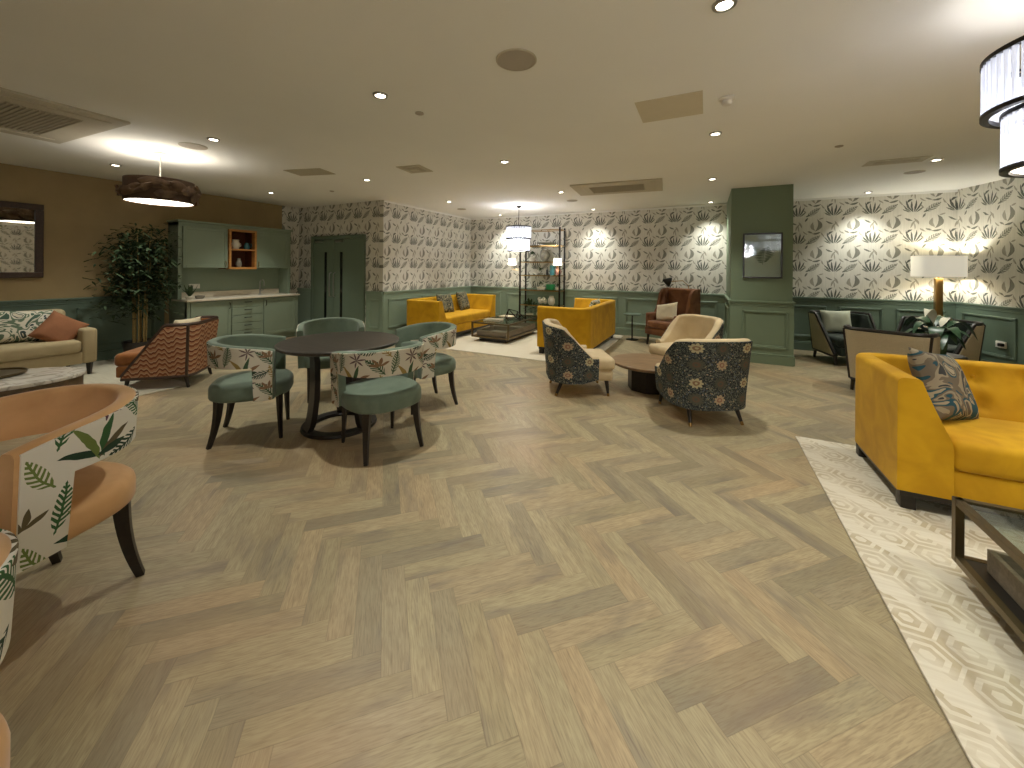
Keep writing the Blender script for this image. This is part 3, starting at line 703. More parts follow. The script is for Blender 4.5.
# ---------------------------------------------------------------- pendants
def plight(name,loc,e,col=(1,.9,.75),r=.05,ty='POINT'):
    L=bpy.data.lights.new(name,ty); L.energy=e; L.color=col; L.shadow_soft_size=r
    o=bpy.data.objects.new(name,L); COL.objects.link(o); o.location=loc; return o
def drum():
    t=thing('drum_pendant','brown drum pendant wrapped in carved leaf petals hanging on the left','pendant lamp',(-5.56,2.11,0))
    MB().lathe([(.0,2.7),(.065,2.7),(.065,2.68),(.02,2.67),(.0,2.67)],24).build('ceiling_rose','white',t)
    MB().tube([(0,0,2.67),(0,0,2.42)],.007,8).build('cable','white',t)
    MB().lathe([(.305,2.13),(.305,2.38),(.298,2.38),(.298,2.13)],56,caps=False).build('drum_shade','drum',t)
    sp=MB()
    for a in range(3): sp.tube([(K(a*2.094)*.30,S(a*2.094)*.30,2.37),(0,0,2.42)],.004,6)
    sp.build('spider','steel',t)
    MB().lathe([(0,2.14),(.297,2.14),(.297,2.15),(0,2.15)],48,caps=False).build('diffuser','diffuser',t)
    pt=MB(); rnd=random.Random(3)
    for i in range(34):
        a0=i*2*PI/34*1.0+rnd.uniform(-.05,.05); zc=2.255+rnd.uniform(-.06,.06); tilt=rnd.uniform(-.7,.7); l=rnd.uniform(.09,.14); w=rnd.uniform(.035,.055); out=.312+rnd.uniform(0,.03)
        rows=[]
        for k in range(9):
            u=-1+2*k/8; wd=w*(1-u*u)**.7+.002; row=[]
            for q in (-1,-.4,0.,.4,1):
                lx=u*l*K(tilt)-q*wd*S(tilt); lz=u*l*S(tilt)+q*wd*K(tilt)
                rr=out+.014*(1-q*q)+.02*u*u; ang=a0+lx/rr; row.append((K(ang)*rr,S(ang)*rr,zc+lz))
            rows.append(row)
        pt.grid(rows)
    bmesh.ops.solidify(pt.b,geom=pt.b.faces[:],thickness=.004)
    pt.build('leaf_petals','petal',t)
    plight('drum_bulb',(-5.56,2.11,2.28),9,(1,.98,.9),.06)
drum()
def chandelier(loc,tiers,label,en):
    t=thing('crystal_chandelier',label,'chandelier',(loc[0],loc[1],0))
    top=tiers[0][1]
    MB().lathe([(.0,2.7),(.055,2.7),(.055,2.69),(.03,2.66),(.0,2.65)],24).build('ceiling_rose','darkmetal',t)
    MB().tube([(0,0,2.66),(0,0,top)],.006,8).build('stem','darkmetal',t)
    for r,z1,z0 in tiers:
        g=MB(); n=int(2*PI*r/.034)
        for k in range(n):
            a=2*PI*k/n; g.lathe([(.0,z0+.005),(.011,z0+.005),(.011,z1-.005),(.0,z1-.005)],8,(K(a)*r,S(a)*r,0),caps=False)
        g.build('glass_rods','rods',t)
        for z in ((z1,z0)):
            MB().lathe([(r-.014,z-.010),(r+.014,z-.010),(r+.014,z+.010),(r-.014,z+.010),(r-.014,z-.010)],56,caps=False).build('metal_ring','darkmetal',t)
        br=MB()
        for k in range(3): br.bar((0,0,z1),(K(k*2.094)*r,S(k*2.094)*r,z1),.01)
        br.build('cross_bars','darkmetal',t)
    MB().lathe([(0,tiers[-1][2]),(tiers[-1][0]-.02,tiers[-1][2]),(tiers[-1][0]-.02,tiers[-1][2]+.008),(0,tiers[-1][2]+.008)],40,caps=False).build('lower_diffuser','diffuser',t)
    MB().lathe([(.0,tiers[-1][2]+.06),(.05,tiers[-1][2]+.08),(.05,top-.08),(.0,top-.06)],16,caps=False).build('lamp_core','glow',t)
    plight('chandelier_bulb',(loc[0],loc[1],top-.30),en,(.96,.96,1),.22)
chandelier((-3.45,7.14),((.245,2.27,2.03),(.215,2.02,1.77)),'two tier crystal rod chandelier hanging beside the metal shelf unit',62)
chandelier((1.49,2.54),((.33,2.40,2.15),(.27,2.14,1.89)),'large two tier crystal rod chandelier cut by the right edge of the picture',11)
chandelier((1.3,-1.8),((.33,2.40,2.15),(.245,2.14,1.89)),'added two tier crystal rod chandelier, unseen behind the camera, to brighten the room',240)  # unseen, added behind the camera to raise the room's ambient light

# ---------------------------------------------------------------- dining chairs
def dining_chair(label,vel,flo,loc,phi,group):
    t=thing('dining_chair',label,'chair',(*loc,0),face(phi),group)
    s=MB(); puck(s,superell(.292,.275,.315,2.7),.345,.475,.045,.014); s.build('seat',vel,t,angle=60)
    path,L=upath(.288,.18,-.28,.27,.012)
    end=.14
    zb=lambda s_:(.36 if (s_<end or s_>L-end) else .625)
    zt=lambda s_:.752+.066*S(PI*s_/L)**.8
    band(MB(),path,zb,zt,lambda z,s_:.035+.05*(z-.6),lambda z,s_:-.025+.05*(z-.6),4,.02).build('backrest',vel,t,angle=70)
    lo=lambda s_:zb(s_)-.004
    tp=lambda s_:zt(s_)-.010
    pf=[p for p in path if .012<p[4]<L-.012]
    band(MB(),pf,lo,tp,lambda z,s_:.041+.05*(z-.6),lambda z,s_:.030+.05*(z-.6),4,.003).build('floral_panel',flo,t,angle=70)
    for sx in (-1,1):
        MB().tube([(sx*.205,.20,.37),(sx*.207,.205,.2),(sx*.21,.215,0)],[.027,.021,.014],4).build('leg','blackwood',t,angle=30)
    for sx in (-1,1):
        MB().tube([(sx*(.195+.03*q**1.3),-.215-.055*q**2.2,.37*(1-q)) for q in [i/10 for i in range(11)]],[.037-.019*i/10 for i in range(11)],4).build('leg','blackwood',t,angle=30)
    return t
gd='sage dining chairs round the dark table'
c0=dining_chair('sage green barrel dining chair on the left of the dark round table','greenvel','floral',(-3.43,1.96),50,gd)
dup(c0,(-2.335,2.295,0),face(160),'sage green barrel dining chair nearest the camera with its leafy back showing')
dup(c0,(-2.62,3.17,0),face(245),'sage green barrel dining chair right of the dark table with its arm towards the camera')
dup(c0,(-3.72,2.93,0),face(322),'sage green barrel dining chair directly behind the dark round table')
p0=dining_chair('peach velvet barrel chair with fern print back standing in full view at the left edge','peach','floral2',(-2.445,.475),288,'peach dining chairs')
p0.scale=(1.05,1.05,1.04)
dup(p0,(-1.357,-.092,0),face(215),'peach barrel chair cut off at the lower left corner of the picture')

def dining_table():
    t=thing('dining_table','round charcoal wood pedestal table amid the sage chairs','table',(-2.93,2.40,0))
    MB().lathe([(0,.72),(.48,.72),(.50,.728),(.507,.74),(.507,.752),(.50,.758),(0,.758)],72,caps=False).build('table_top','tabledark',t)
    MB().lathe([(.225,.0),(.31,.0),(.315,.01),(.31,.028),(.225,.028),(.22,.01),(.225,0)],56,caps=False).build('base_ring','blackwood',t)
    for a in (250,10,130):
        a=R(a); d=Vector((K(a),S(a),0)); n=Vector((-S(a),K(a),0)); rows=[]
        for r,z in ((.27,.02),(.245,.07),(.228,.16),(.213,.30),(.208,.45),(.212,.60),(.225,.72)):
            c=d*r+Vector((0,0,z)); w=.07; h=.022
            rows.append([c+n*w+d*h,c+n*w-d*h,c-n*w-d*h,c-n*w+d*h])
        MB().grid(rows,closed_v=True,caps=True).build('leg','blackwood',t,angle=30)
    MB().lathe([(0,.70),(.24,.70),(.24,.72),(0,.72)],32,caps=False).build('top_plate','blackwood',t)
dining_table()

# ---------------------------------------------------------------- slipper armchairs (navy blossom shells)
def slipper(label,loc,phi,group):
    t=thing('armchair',label,'armchair',(*loc,0),face(phi),group)
    t.scale=(1.06,1.06,.99)
    path,L=upath(.305,.15,-.315,.21,.02)
    h=L/2
    def zt(s_):
        d=abs(s_-h)/h
        return .81-.03*(d/.5)**4 if d<.5 else .78-(.78-.46)*min(1,((d-.5)/.40))**.9
    lean=lambda z:.09*max(0,(z-.2))**1.1
    bt=lambda s_:.165+.05*max(0,(abs(s_-h)/h-.75)/.25)
    band(MB(),path,bt,zt,lambda z,s_:.02+lean(z),lambda z,s_:-.075+lean(z)*1.0+.03*max(0,(z-.45)),7,.03).build('shell_lining','cream',t,angle=70)
    pf=[p for p in path if .0<=p[4]<=L]
    band(MB(),pf,lambda s_:bt(s_)-.004,lambda s_:zt(s_)-.018,lambda z,s_:.028+lean(z),lambda z,s_:.012+lean(z),7,.004).build('patterned_shell','morris',t,angle=70)
    MB().box(-.255,.255,-.24,.325,.17,.30,.03,3).build('seat_base','cream',t)
    MB().box(-.27,.27,-.22,.345,.29,.43,.045,4).build('seat_cushion','cream',t)
    for sx,y,dy in ((-1,.26,.01),(1,.26,.01),(-1,-.20,-.05),(1,-.20,-.05)):
        l=MB().tube([(sx*.21,y,.19),(sx*.235,y+dy*1.6,.0)],[.024,.012],10).build('leg','blackwood',t)
        MB().tube([(sx*(.235-.025*.16),y+dy*1.6*.84,.03),(sx*.235,y+dy*1.6,.0)],[.0155,.0135],10).build('ferrule','brass',l)
    return t
ga='armchairs with navy blossom backs'
s0=slipper('cream armchair with navy blossom shell standing left of the low wooden table',(-1.34,4.41),28,ga)
dup(s0,(-.06,4.22,0),face(122),'cream armchair with navy blossom shell seen from behind, nearest the camera')
dup(s0,(-.24,5.52,0),face(228),'cream armchair facing the camera behind the low wooden table')
t=thing('coffee_table','round brown wood coffee table on dark base between the three cream armchairs','coffee table',(-.60,4.83,0))
MB().lathe([(0,.285),(.40,.285),(.42,.295),(.43,.32),(.425,.325),(0,.325)],40,caps=False).build('table_top','wood',t,angle=25)
MB().lathe([(0,0),(.24,0),(.24,.285),(0,.285)],8,caps=False).build('base','blackwood',t,angle=25)

# ---------------------------------------------------------------- framed tub chairs
def tub(label,loc,phi,outer,inner,group,seatm=None,sc=1.):
    t=thing('tub_chair',label,'armchair',(*loc,0),face(phi),group)
    path,L=upath(.32,.34,-.30,.11,.02); h=L/2
    side=.34+.30  # side length incl corner start
    def zt(s_):
        d=min(s_,L-s_)
        return .74 if d>.42 else .74-(.74-.17)*((.42-d)/.42)
    lean=lambda z:.10*(z-.15)
    lz=lambda z,s_:lean(z)
    bt=lambda s_:.145
    band(MB(),path,bt,lambda s_:zt(s_)-.012,lambda z,s_:.008+lean(z),lambda z,s_:-.05+lean(z),7,.012).build('inner_upholstery',inner,t,angle=70)
    band(MB(),path,lambda s_:.15,lambda s_:zt(s_)-.02,lambda z,s_:.016+lean(z),lambda z,s_:.004+lean(z),7,.003).build('outer_panel',outer,t,angle=70)
    fr=MB()
    pts=[(x+nx*(lean(zt(s_))-.008),y+ny*(lean(zt(s_))-.008),zt(s_)) for x,y,nx,ny,s_ in path]
    fr.tube(pts,.021,6)
    fr.tube([(x+nx*.002,y+ny*.002,.145) for x,y,nx,ny,s_ in path],.022,6)
    fr.build('rail','darkwood' if outer=='wave' else 'blackwood',t)
    for q in ( .60, L-.60):
        p=min(path,key=lambda a:abs(a[4]-q))
        pm=MB().tube([(p[0]+p[2]*.012,p[1]+p[3]*.012,.14),(p[0]+p[2]*(.014+lean(.72)),p[1]+p[3]*(.014+lean(.72)),.73)],.017,6).build('post','darkwood' if outer=='wave' else 'blackwood',t)
    MB().box(-.275,.275,-.25,.42,.15,.28,.02,2).build('seat_base',inner if seatm is None else seatm,t)
    MB().box(-.27,.27,-.24,.45,.27,.42,.05,4).build('seat_cushion',inner if seatm is None else seatm,t)
    for sx,y in ((-1,.30),(1,.30),(-1,-.24),(1,-.24)):
        MB().tube([(sx*.285,y,.14),(sx*.29,y+(.02 if y>0 else -.03),.0)],[.024,.016],6).build('leg','blackwood',t)
    return t
tub('low tub chair with rust wave patterned outside and ochre seat in dark wood frame',(-5.78,2.34),224,'wave','ochrevel',None)
g3='cream woven tub chairs with dark green seats'
u0=tub('cream woven tub chair with black rail, its back turned behind the mustard sofa',(1.95,6.03),61,'weave','darkvel',g3)
dup(u0,(1.95,7.72,0),face(-76),'tub chair with dark green seat holding a pale cushion, beside the green pillar')
dup(u0,(2.80,7.36,0),face(222),'tub chair with dark green seat below the table lamp at far right')
place_pillow('cushion','sagecush','pale sage cushion on the dark green tub chair beside the pillar',(1.88,7.80,.43),(R(-14),0,R(14)),.42,.36,.14)
place_pillow('cushion','creamcush','cream cushion peeping over the wave patterned tub chair',(-5.70,2.38,.43),(R(-14),0,R(-65)),.36,.36,.13)

# ---------------------------------------------------------------- mustard sofas
def mustard(label,loc,phi,L_=2.1,D_=.86,group='mustard velvet sofas',rows=(.62,)):
    t=thing('sofa',label,'sofa',(*loc,.012),face(phi),group)
    w=L_/2-.0; path,L=upath(w,.43,-.43,.16,.03); h=L/2
    th=lambda z:.105+.135*max(0,min(1,(.78-z)/.36))**1.1
    bt=[]
    n=int(round((L_-.6)/.34))
    x0=-(n-1)*.135
    def dim(s_,z):
        # tufting on the inner face of the back
        x=s_-h; o=0
        for k in range(n):
            for zz,off in ((.68,0.),(.52,0.)):
                dx=x-(x0+k*.27+off); dz=z-zz; d2=dx*dx+dz*dz
                if d2<.02: o+=.05*math.exp(-d2/.0022)
        return o
    s=MB(); band(s,path,lambda q:.115,lambda q:.78,lambda z,q:.0,lambda z,q:-th(z),16,.03,dim); s.build('shell','mustard',t,angle=50)
    for k in range(n):
        for zz,off in ((.68,0.),):
            MB().lathe([(0,-.012),(.013,-.008),(.016,0),(.013,.008),(0,.012)],12,(x0+k*.27+off,-.43+th(zz)-.046,zz),caps=False).build('button','mustard',t)
    MB().box(-w+.12,w-.12,-.35,.415,.115,.275,.012,2).build('seat_base','mustard',t)
    MB().box(-w+.235,w-.235,-.20,.435,.275,.45,.045,4).build('seat_cushion','mustard',t,angle=60)
    pl=MB(); ply=[(w-.02,.41),(-w+.02,.41),(-w+.02,-.30),(-w+.15,-.41),(w-.15,-.41),(w-.02,-.30)]; pl.prism(ply,.075,.118); pl.build('plinth','blackwood',t,smooth=False)
    for sx in (-1,1):
        for y in (.37,-.33): MB().box(sx*(w-.06)-.035,sx*(w-.06)+.035,y-.035,y+.035,0,.08,.004).build('leg','blackwood',t)
    return t
m0=mustard('mustard velvet sofa in the right foreground with buttoned back',(2.20,3.50),-90,2.36)
mustard('mustard velvet sofa against the wallpapered alcove wall',(-4.84,6.83),0,2.15)
mustard('mustard velvet sofa seen from behind in the middle of the room',(-2.06,6.96),180,2.15)
place_pillow('cushion','cushblue','marbled teal and grey cushion leaning in the corner of the right mustard sofa',(1.45,3.50,.45),(R(-22),R(10),R(46)),.46,.46,.15)
place_pillow('cushion','cushdark','dark leaf cushion on the alcove sofa, the one nearer the camera',(-4.92,6.72,.45),(R(-18),0,R(80)),.42,.42,.14,'dark leaf cushions on the alcove sofa')
place_pillow('cushion','cushdark','dark leaf cushion with cream edge at the far end of the alcove sofa',(-4.92,7.42,.45),(R(-18),0,R(98)),.44,.44,.14,'dark leaf cushions on the alcove sofa')
place_pillow('cushion','cushleaf','patterned cushion just showing over the back of the middle mustard sofa',(-1.94,7.10,.45),(R(-18),0,R(-90)),.42,.42,.14)

# ---------------------------------------------------------------- glass coffee tables
def glasstable(label,loc,sx,sy):
    t=thing('glass_coffee_table',label,'coffee table',(*loc,.012),0); w=.028
    f=MB(); zb,zt=.095,.355
    for z in (zb,zt):
        for a,b in (((0,0),(sx,0)),((sx,0),(sx,sy)),((sx,sy),(0,sy)),((0,sy),(0,0))):
            f.bar((a[0],a[1],z),(b[0],b[1],z),w)
    f.build('frame','bronze',t,smooth=False)
    for x,y in ((0,0),(sx,0),(sx,sy),(0,sy)): MB().bar((x,y,zb-w/2),(x,y,zt+w/2),w+.002).build('leg','bronze',t,smooth=False)
    MB().box(.10,sx-.10,.10,sy-.10,0,zb+.01).build('plinth','blackwood',t,smooth=False)
    MB().box(.01,sx-.01,.01,sy-.01,zb-.005,zb+.012).build('shelf_board','traydark',t,smooth=False)
    nx=2 if sx>sy else 1; ny=2 if sy>=sx else 1
    for i in range(nx):
        for j in range(ny):
            x0=.06+i*(sx-.12)/nx+.01*i; x1=.06+(i+1)*(sx-.12)/nx-.01; y0=.06+j*(sy-.12)/ny+.01*j; y1=.06+(j+1)*(sy-.12)/ny-.01
            m=MB(); z0,z1=zb+.012,zb+.11
            m.box(x0,x1,y0,y0+.02,z0,z1,.002).box(x0,x1,y1-.02,y1,z0,z1,.002).box(x0,x0+.02,y0+.02,y1-.02,z0,z1,.002).box(x1-.02,x1,y0+.02,y1-.02,z0,z1,.002).box(x0+.01,x1-.01,y0+.01,y1-.01,z0,z0+.012)
            m.build('tray','traywood',t,smooth=False)
    MB().box(w/2,sx-w/2,w/2,sy-w/2,zt-.004,zt+.008).build('glass_top','glass',t,smooth=False)
    return t
glasstable('bronze framed glass coffee table with wooden trays on the maze pattern rug',(1.04,1.28),1.25,1.22)
glasstable('bronze framed glass coffee table between the two far mustard sofas',(-4.02,6.30),.78,1.5)
def book(lb,loc,rz,w,d,h,mt,grp=None):
    t=thing('book',lb,'book',loc,rz,grp)
    MB().box(-w/2,w/2,-d/2,d/2,0,.004).box(-w/2,w/2,-d/2,d/2,h-.004,h).box(-w/2,-w/2+.004,-d/2,d/2,0,h).build('cover',mt,t,smooth=False)
    MB().box(-w/2+.004,w/2-.006,-d/2+.006,d/2-.006,.004,h-.004).build('pages','paper',t,smooth=False)
book('large pale book lying on the far glass coffee table',(-3.75,6.65,.376),R(8),.34,.26,.035,'bookc')
book('slim cream magazine at the left side of the far glass coffee table',(-3.80,7.35,.376),R(-12),.30,.24,.02,'creamcush')
t=MB()
nodes=[Vector((0,0,.02)),Vector((.26,.02,.02)),Vector((.12,.20,.02)),Vector((-.10,.12,.02)),Vector((.02,.06,.21)),Vector((.20,.10,.17)),Vector((.36,.14,.02)),Vector((.33,.03,.11))]
for a,b in ((0,1),(1,2),(2,3),(3,0),(0,4),(1,4),(2,4),(3,4),(4,5),(5,1),(5,2),(5,6),(6,1),(6,2),(7,1),(7,5),(7,6)): t.tube([nodes[a],nodes[b]],.008,6)
single(t,'wire_sculpture','darkmetal','dark geometric wire sculpture standing on the far glass coffee table','ornament',(-3.62,6.95,.37))

# ---------------------------------------------------------------- rugs
single(MB().box(.69,4.2,.0,4.02,0,.012,.004),'area_rug','rugR','large cream rug with maze pattern under the right mustard sofa','rug')
single(MB().box(-5.25,-1.55,5.47,8.35,0,.012,.004),'area_rug','rugC','plain cream rug under the two far mustard sofas','rug')
single(MB().box(-7.95,-5.47,-.9,2.38,0,.012,.004),'area_rug','rugL','pale rug under the beige sofa and the marble coffee table','rug')

# ---------------------------------------------------------------- beige sofa, marble table
def beige():
    y1=2.05; y0=-.25; t=thing('sofa','beige linen sofa with square arms against the brown wall','sofa',(-7.9,0,.012))
    for a in (y1-.14,y0): MB().box(0,.86,a,a+.14,.15,.59,.035,3).build('arm','beige',t)
    MB().box(0,.84,y0+.13,y1-.13,.15,.30,.015).build('seat_base','beige',t); MB().box(0,.20,y0+.13,y1-.13,.30,.72,.03,3).build('backrest','beige',t)
    MB().box(.18,.88,y0+.145,y1-.145,.30,.455,.045,4).build('seat_cushion','beige',t)
    ym=(y0+y1)/2
    for a,b in ((y0+.15,ym-.005),(ym+.005,y1-.15)):
        bk=MB().box(.16,.36,a,b,.44,.82,.055,4).build('back_cushion','beige',t)
        for k in (1,2):
            MB().lathe([(0,.02),(.014,.012),(.017,0)],10,(0,0,0),caps=False).build('button','beige',bk).matrix_local=Matrix.Translation((.357,a+(b-a)*k/3,.66))@Matrix.Rotation(PI/2,4,'Y')
    for x in (.06,.80):
        for y in (y0+.06,y1-.06): MB().tube([(x,y,.155),(x,y+ (.0),.0)],[.036,.020],4).build('leg','blackwood',t,angle=30)
beige()
place_pillow('cushion','cushleaf','jungle leaf patterned cushion on the beige sofa behind the terracotta one',(-7.44,1.50,.467),(R(-16),R(4),R(88)),.50,.40,.15)
place_pillow('cushion','rustcush','terracotta cushion leaning on the arm of the beige sofa',(-7.24,1.66,.455),(R(-24),R(34),R(70)),.37,.37,.12)
def oval(a,b,n=64): return [(a*K(2*PI*k/n),b*S(2*PI*k/n)) for k in range(n)]
t=thing('coffee_table','oval coffee table with pale marble top and dark wooden drum base, at the left edge','coffee table',(-5.62,.98,.012),R(63))
MB().prism(oval(.56,.40),.35,.385,.006).build('marble_top','marble',t); MB().prism(oval(.54,.38),.03,.35).build('drum_base',woodmat('brown_veneer',(84,68,46),(108,88,62),.5),t); MB().prism(oval(.48,.32),0,.03).build('plinth','blackwood',t)
t=MB().lathe([(0,.0),(.21,.0),(.225,.012),(.23,.028),(.22,.03),(.21,.016),(0,.014)],40,caps=False); single(t,'round_tray','bronze','round olive brown tray on the marble table at the left edge','tray',(-5.80,.98,.397))

# ---------------------------------------------------------------- rust wing chair, side table, reading lamp
def wing():
    t=thing('wing_chair','rust leather wing chair with cream cushion in front of the back wall','armchair',(-.56,7.78,0),face(237))
    MB().box(-.33,.33,-.32,.36,.20,.33,.02).build('seat_base','rustvel',t); MB().box(-.27,.27,-.24,.38,.33,.46,.04,4).build('seat_cushion','rustvel',t)
    b=MB(); rows=[]
    MB().box(-.31,.31,-.40,-.25,.22,1.06,.045,4).build('backrest','rustvel',t)
    for sx in (-1,1):
        MB().box(min(sx*.26,sx*.35),max(sx*.26,sx*.35),-.30,.33,.22,.60,.035,3).build('arm','rustvel',t)
        rows=[]
        for z,y1 in ((.56,.10),(.68,.02),(.82,-.02),(.96,-.06),(1.04,-.14),(1.06,-.25)):
            rows.append([(sx*.29,-.34,z),(sx*.345,-.34,z),(sx*.36,(y1-.34)/2,z),(sx*.35,y1,z),(sx*.30,y1,z),(sx*.30,(y1-.34)/2,z)])
        MB().grid(rows,closed_v=True,caps=True).build('wing','rustvel',t)
        for y in (.30,-.32): MB().tube([(sx*.29,y,.21),(sx*.30,y,.12),(sx*.30,y+(.02 if y>0 else -.03),0)],[.03,.024,.016],10).build('leg','blackwood',t)
wing()
place_pillow('cushion','creamcush','cream cushion resting in the rust wing chair',(-.66,7.68,.46),(R(-20),R(-12),R(-33)),.46,.34,.13)
t=thing('side_table','small dark round side table beside the rust wing chair','side table',(-1.32,8.02,0))
MB().lathe([(0,.50),(.17,.50),(.175,.51),(.17,.52),(0,.52)],28,caps=False).build('table_top','green_d',t); MB().tube([(0,0,.02),(0,0,.5)],.014,10).build('stem','darkmetal',t); MB().lathe([(0,0),(.12,0),(.12,.012),(.02,.02),(0,.02)],24,caps=False).build('foot','darkmetal',t)
t=thing('reading_lamp','black cone shaded reading floor lamp behind the rust wing chair','lamp',(-.30,8.25,0))
MB().lathe([(0,0),(.13,0),(.13,.015),(.02,.025),(0,.025)],24,caps=False).build('base','darkmetal',t); MB().tube([(0,0,.02),(0,0,1.10),(-.10,-.05,1.20),(-.38,-.18,1.18)],.009,8).build('arm','brass',t)
sh=MB(); sh.lathe([(.0,.14),(.02,.135),(.045,.09),(.10,0),(.096,0),(.04,.088),(.0,.12)],24,caps=False); o=sh.build('lamp_shade','black',t); o.location=(-.33,-.17,1.17); o.rotation_euler=(0,R(-72),R(22))

# ---------------------------------------------------------------- etagere with ornaments
def shelf():
    t=thing('shelf_unit','tall dark metal shelf unit with brass edged glass shelves against the back wall','shelf',(0,0,0))
    x0,x1,y0,y1=-3.87,-2.90,8.10,8.42
    for x in (x0,x1):
        for y in (y0,y1): MB().bar((x,y,0),(x,y,2.34),.032).build('post','darkmetal',t,smooth=False)
    for z in (2.29,1.93,1.56,1.25,.91,.57,.22):
        f=MB()
        for a,b in (((x0,y0),(x1,y0)),((x1,y0),(x1,y1)),((x1,y1),(x0,y1)),((x0,y1),(x0,y0))): f.bar((*a,z),(*b,z),.018)
        s=f.build('shelf_frame','brass',t,smooth=False)
        if z<2.2: MB().box(x0+.01,x1-.01,y0+.01,y1-.01,z+.012,z+.020).build('shelf_glass','glass',s,smooth=False)
shelf()
def pot(name,lb,cat,loc,prof,mt,sc=1.): return single(MB().lathe([(r*sc,z*sc) for r,z in prof],24,caps=False),name,mt,lb,cat,loc)
ZS=.021
BOWL=[(0,0),(.05,0),(.12,.03),(.22,.05),(.215,.055),(.10,.04),(0,.02)]
VASE=[(0,0),(.06,0),(.10,.06),(.115,.13),(.10,.20),(.06,.25),(.075,.28),(.07,.28),(.05,.25),(0,.24)]
SM=[(0,0),(.04,0),(.06,.04),(.06,.09),(.035,.13),(.04,.15),(.03,.15),(0,.13)]
def leafball(name,lb,loc,r,pm,ph,pr):
    t=thing(name,lb,'plant',loc)
    MB().lathe([(0,0),(pr*.8,0),(pr,ph),(pr*.92,ph),(pr*.85,ph*.85),(0,ph*.85)],20,caps=False).build('pot',pm,t)
    f=MB(); rn=random.Random(hash(name+lb)%1000 if False else len(lb)*7)
    for i in range(60):
        th=rn.uniform(0,2*PI); el=rn.uniform(-.2,1.5); d=Vector((K(th)*K(el),S(th)*K(el),S(el))); c=Vector((0,0,ph+r*.35))+d*r*rn.uniform(.5,1)
        a=d.cross(Vector((0,0,1))).normalized() if abs(d.z)<.98 else Vector((1,0,0)); l=r*.38
        f.grid([[c-a*l*.4,c+a*l*.4],[c+d*l*.5-a*l*.3,c+d*l*.5+a*l*.3],[c+d*l-a*.001,c+d*l+a*.001]])
    f.build('foliage','leaf',t); return t
pot('bowl','wide flat grey bowl on the second shelf from the top of the shelf unit','bowl',(-3.28,8.26,1.93+ZS),BOWL,'greybowl')
pot('vase','large grey vase on the third shelf of the shelf unit','vase',(-3.32,8.26,1.56+ZS),VASE,'greybowl')
leafball('potted_plant','round clipped plant in a white pot left of the large grey vase',(-3.62,8.24,1.56+ZS),.10,'potwhite',.09,.07)
leafball('potted_plant','low green plant on the fourth shelf of the shelf unit',(-3.42,8.24,1.25+ZS),.09,'greybowl',.04,.07)
pot('bottle','slim black bottle on the fourth shelf of the shelf unit','bottle',(-3.24,8.22,1.25+ZS),[(0,0),(.025,0),(.025,.10),(.01,.14),(.01,.18),(0,.18)],'black')
pot('vase','teal cylinder vase on the fourth shelf of the shelf unit','vase',(-3.12,8.22,1.25+ZS),[(0,0),(.055,0),(.06,.10),(.055,.22),(.045,.22),(0,.2)],'teal')
pot('vase','pink vase at the right end of the fourth shelf','vase',(-2.98,8.24,1.25+ZS),SM,'pink',1.2)
leafball('potted_plant','small plant in a shallow white bowl on the fifth shelf',(-3.40,8.24,.91+ZS),.08,'potwhite',.06,.10)
single(MB().box(-.09,.09,-.07,.07,0,.13,.01),'storage_box','emerald','bright emerald green box on the fifth shelf','box',(-3.15,8.22,.91+ZS))
leafball('potted_plant','tiny plant in a cream pot right of the emerald box',(-2.98,8.22,.91+ZS),.05,'potwhite',.06,.06)
t=MB()
for i in range(9):
    a=i*.7; t.lathe([(0,.0),(.035,.02),(.05,.05),(.035,.08),(0,.095)],12,(K(a)*.07,S(a)*.05,.01+.03*(i%3)),caps=False)
single(t,'coral_ornament','potwhite','white lumpy coral ornament on the sixth shelf','ornament',(-3.36,8.24,.57+ZS))
pot('vase','small white rounded vase right of the coral ornament','vase',(-3.14,8.24,.57+ZS),SM,'potwhite',1.35)
leafball('fern_plant','spiky green fern on the bottom shelf of the shelf unit',(-3.68,8.24,.22+ZS),.22,'potwhite',.12,.09)
t=thing('round_box','round box with pale domed lid on the bottom shelf right of the fern','box',(-3.38,8.25,.22+ZS))
MB().lathe([(0,0),(.12,0),(.12,.10),(0,.10)],28,caps=False).build('base','pot_dark',t); MB().lathe([(0,.10),(.125,.10),(.13,.13),(.11,.17),(.05,.185),(0,.19)],28,caps=False).build('lid','creamcush',t)
for x,lb in ((-4.04,'left'),(-2.92,'right')):
    t=thing('shelf_lamp','small lit white shade lamp on the %s side of the shelf unit'%lb,'lamp',(x,8.02,0),0,'small shelf lamps')
    dx=.0
    MB().lathe([(.10,1.49),(.085,1.64),(.083,1.64),(.097,1.49)],24,caps=False).build('lamp_shade','smallshade',t)
    MB().tube([(0,0,1.60),(0,0,1.42),(0,.05,1.38),((-3.87-x)*.9 if x<-3.5 else .015,.065,1.38)],.008,8).build('arm','brass',t)
    plight('shelf_lamp_bulb',(x,8.02,1.56),5,(1,.9,.75),.03)

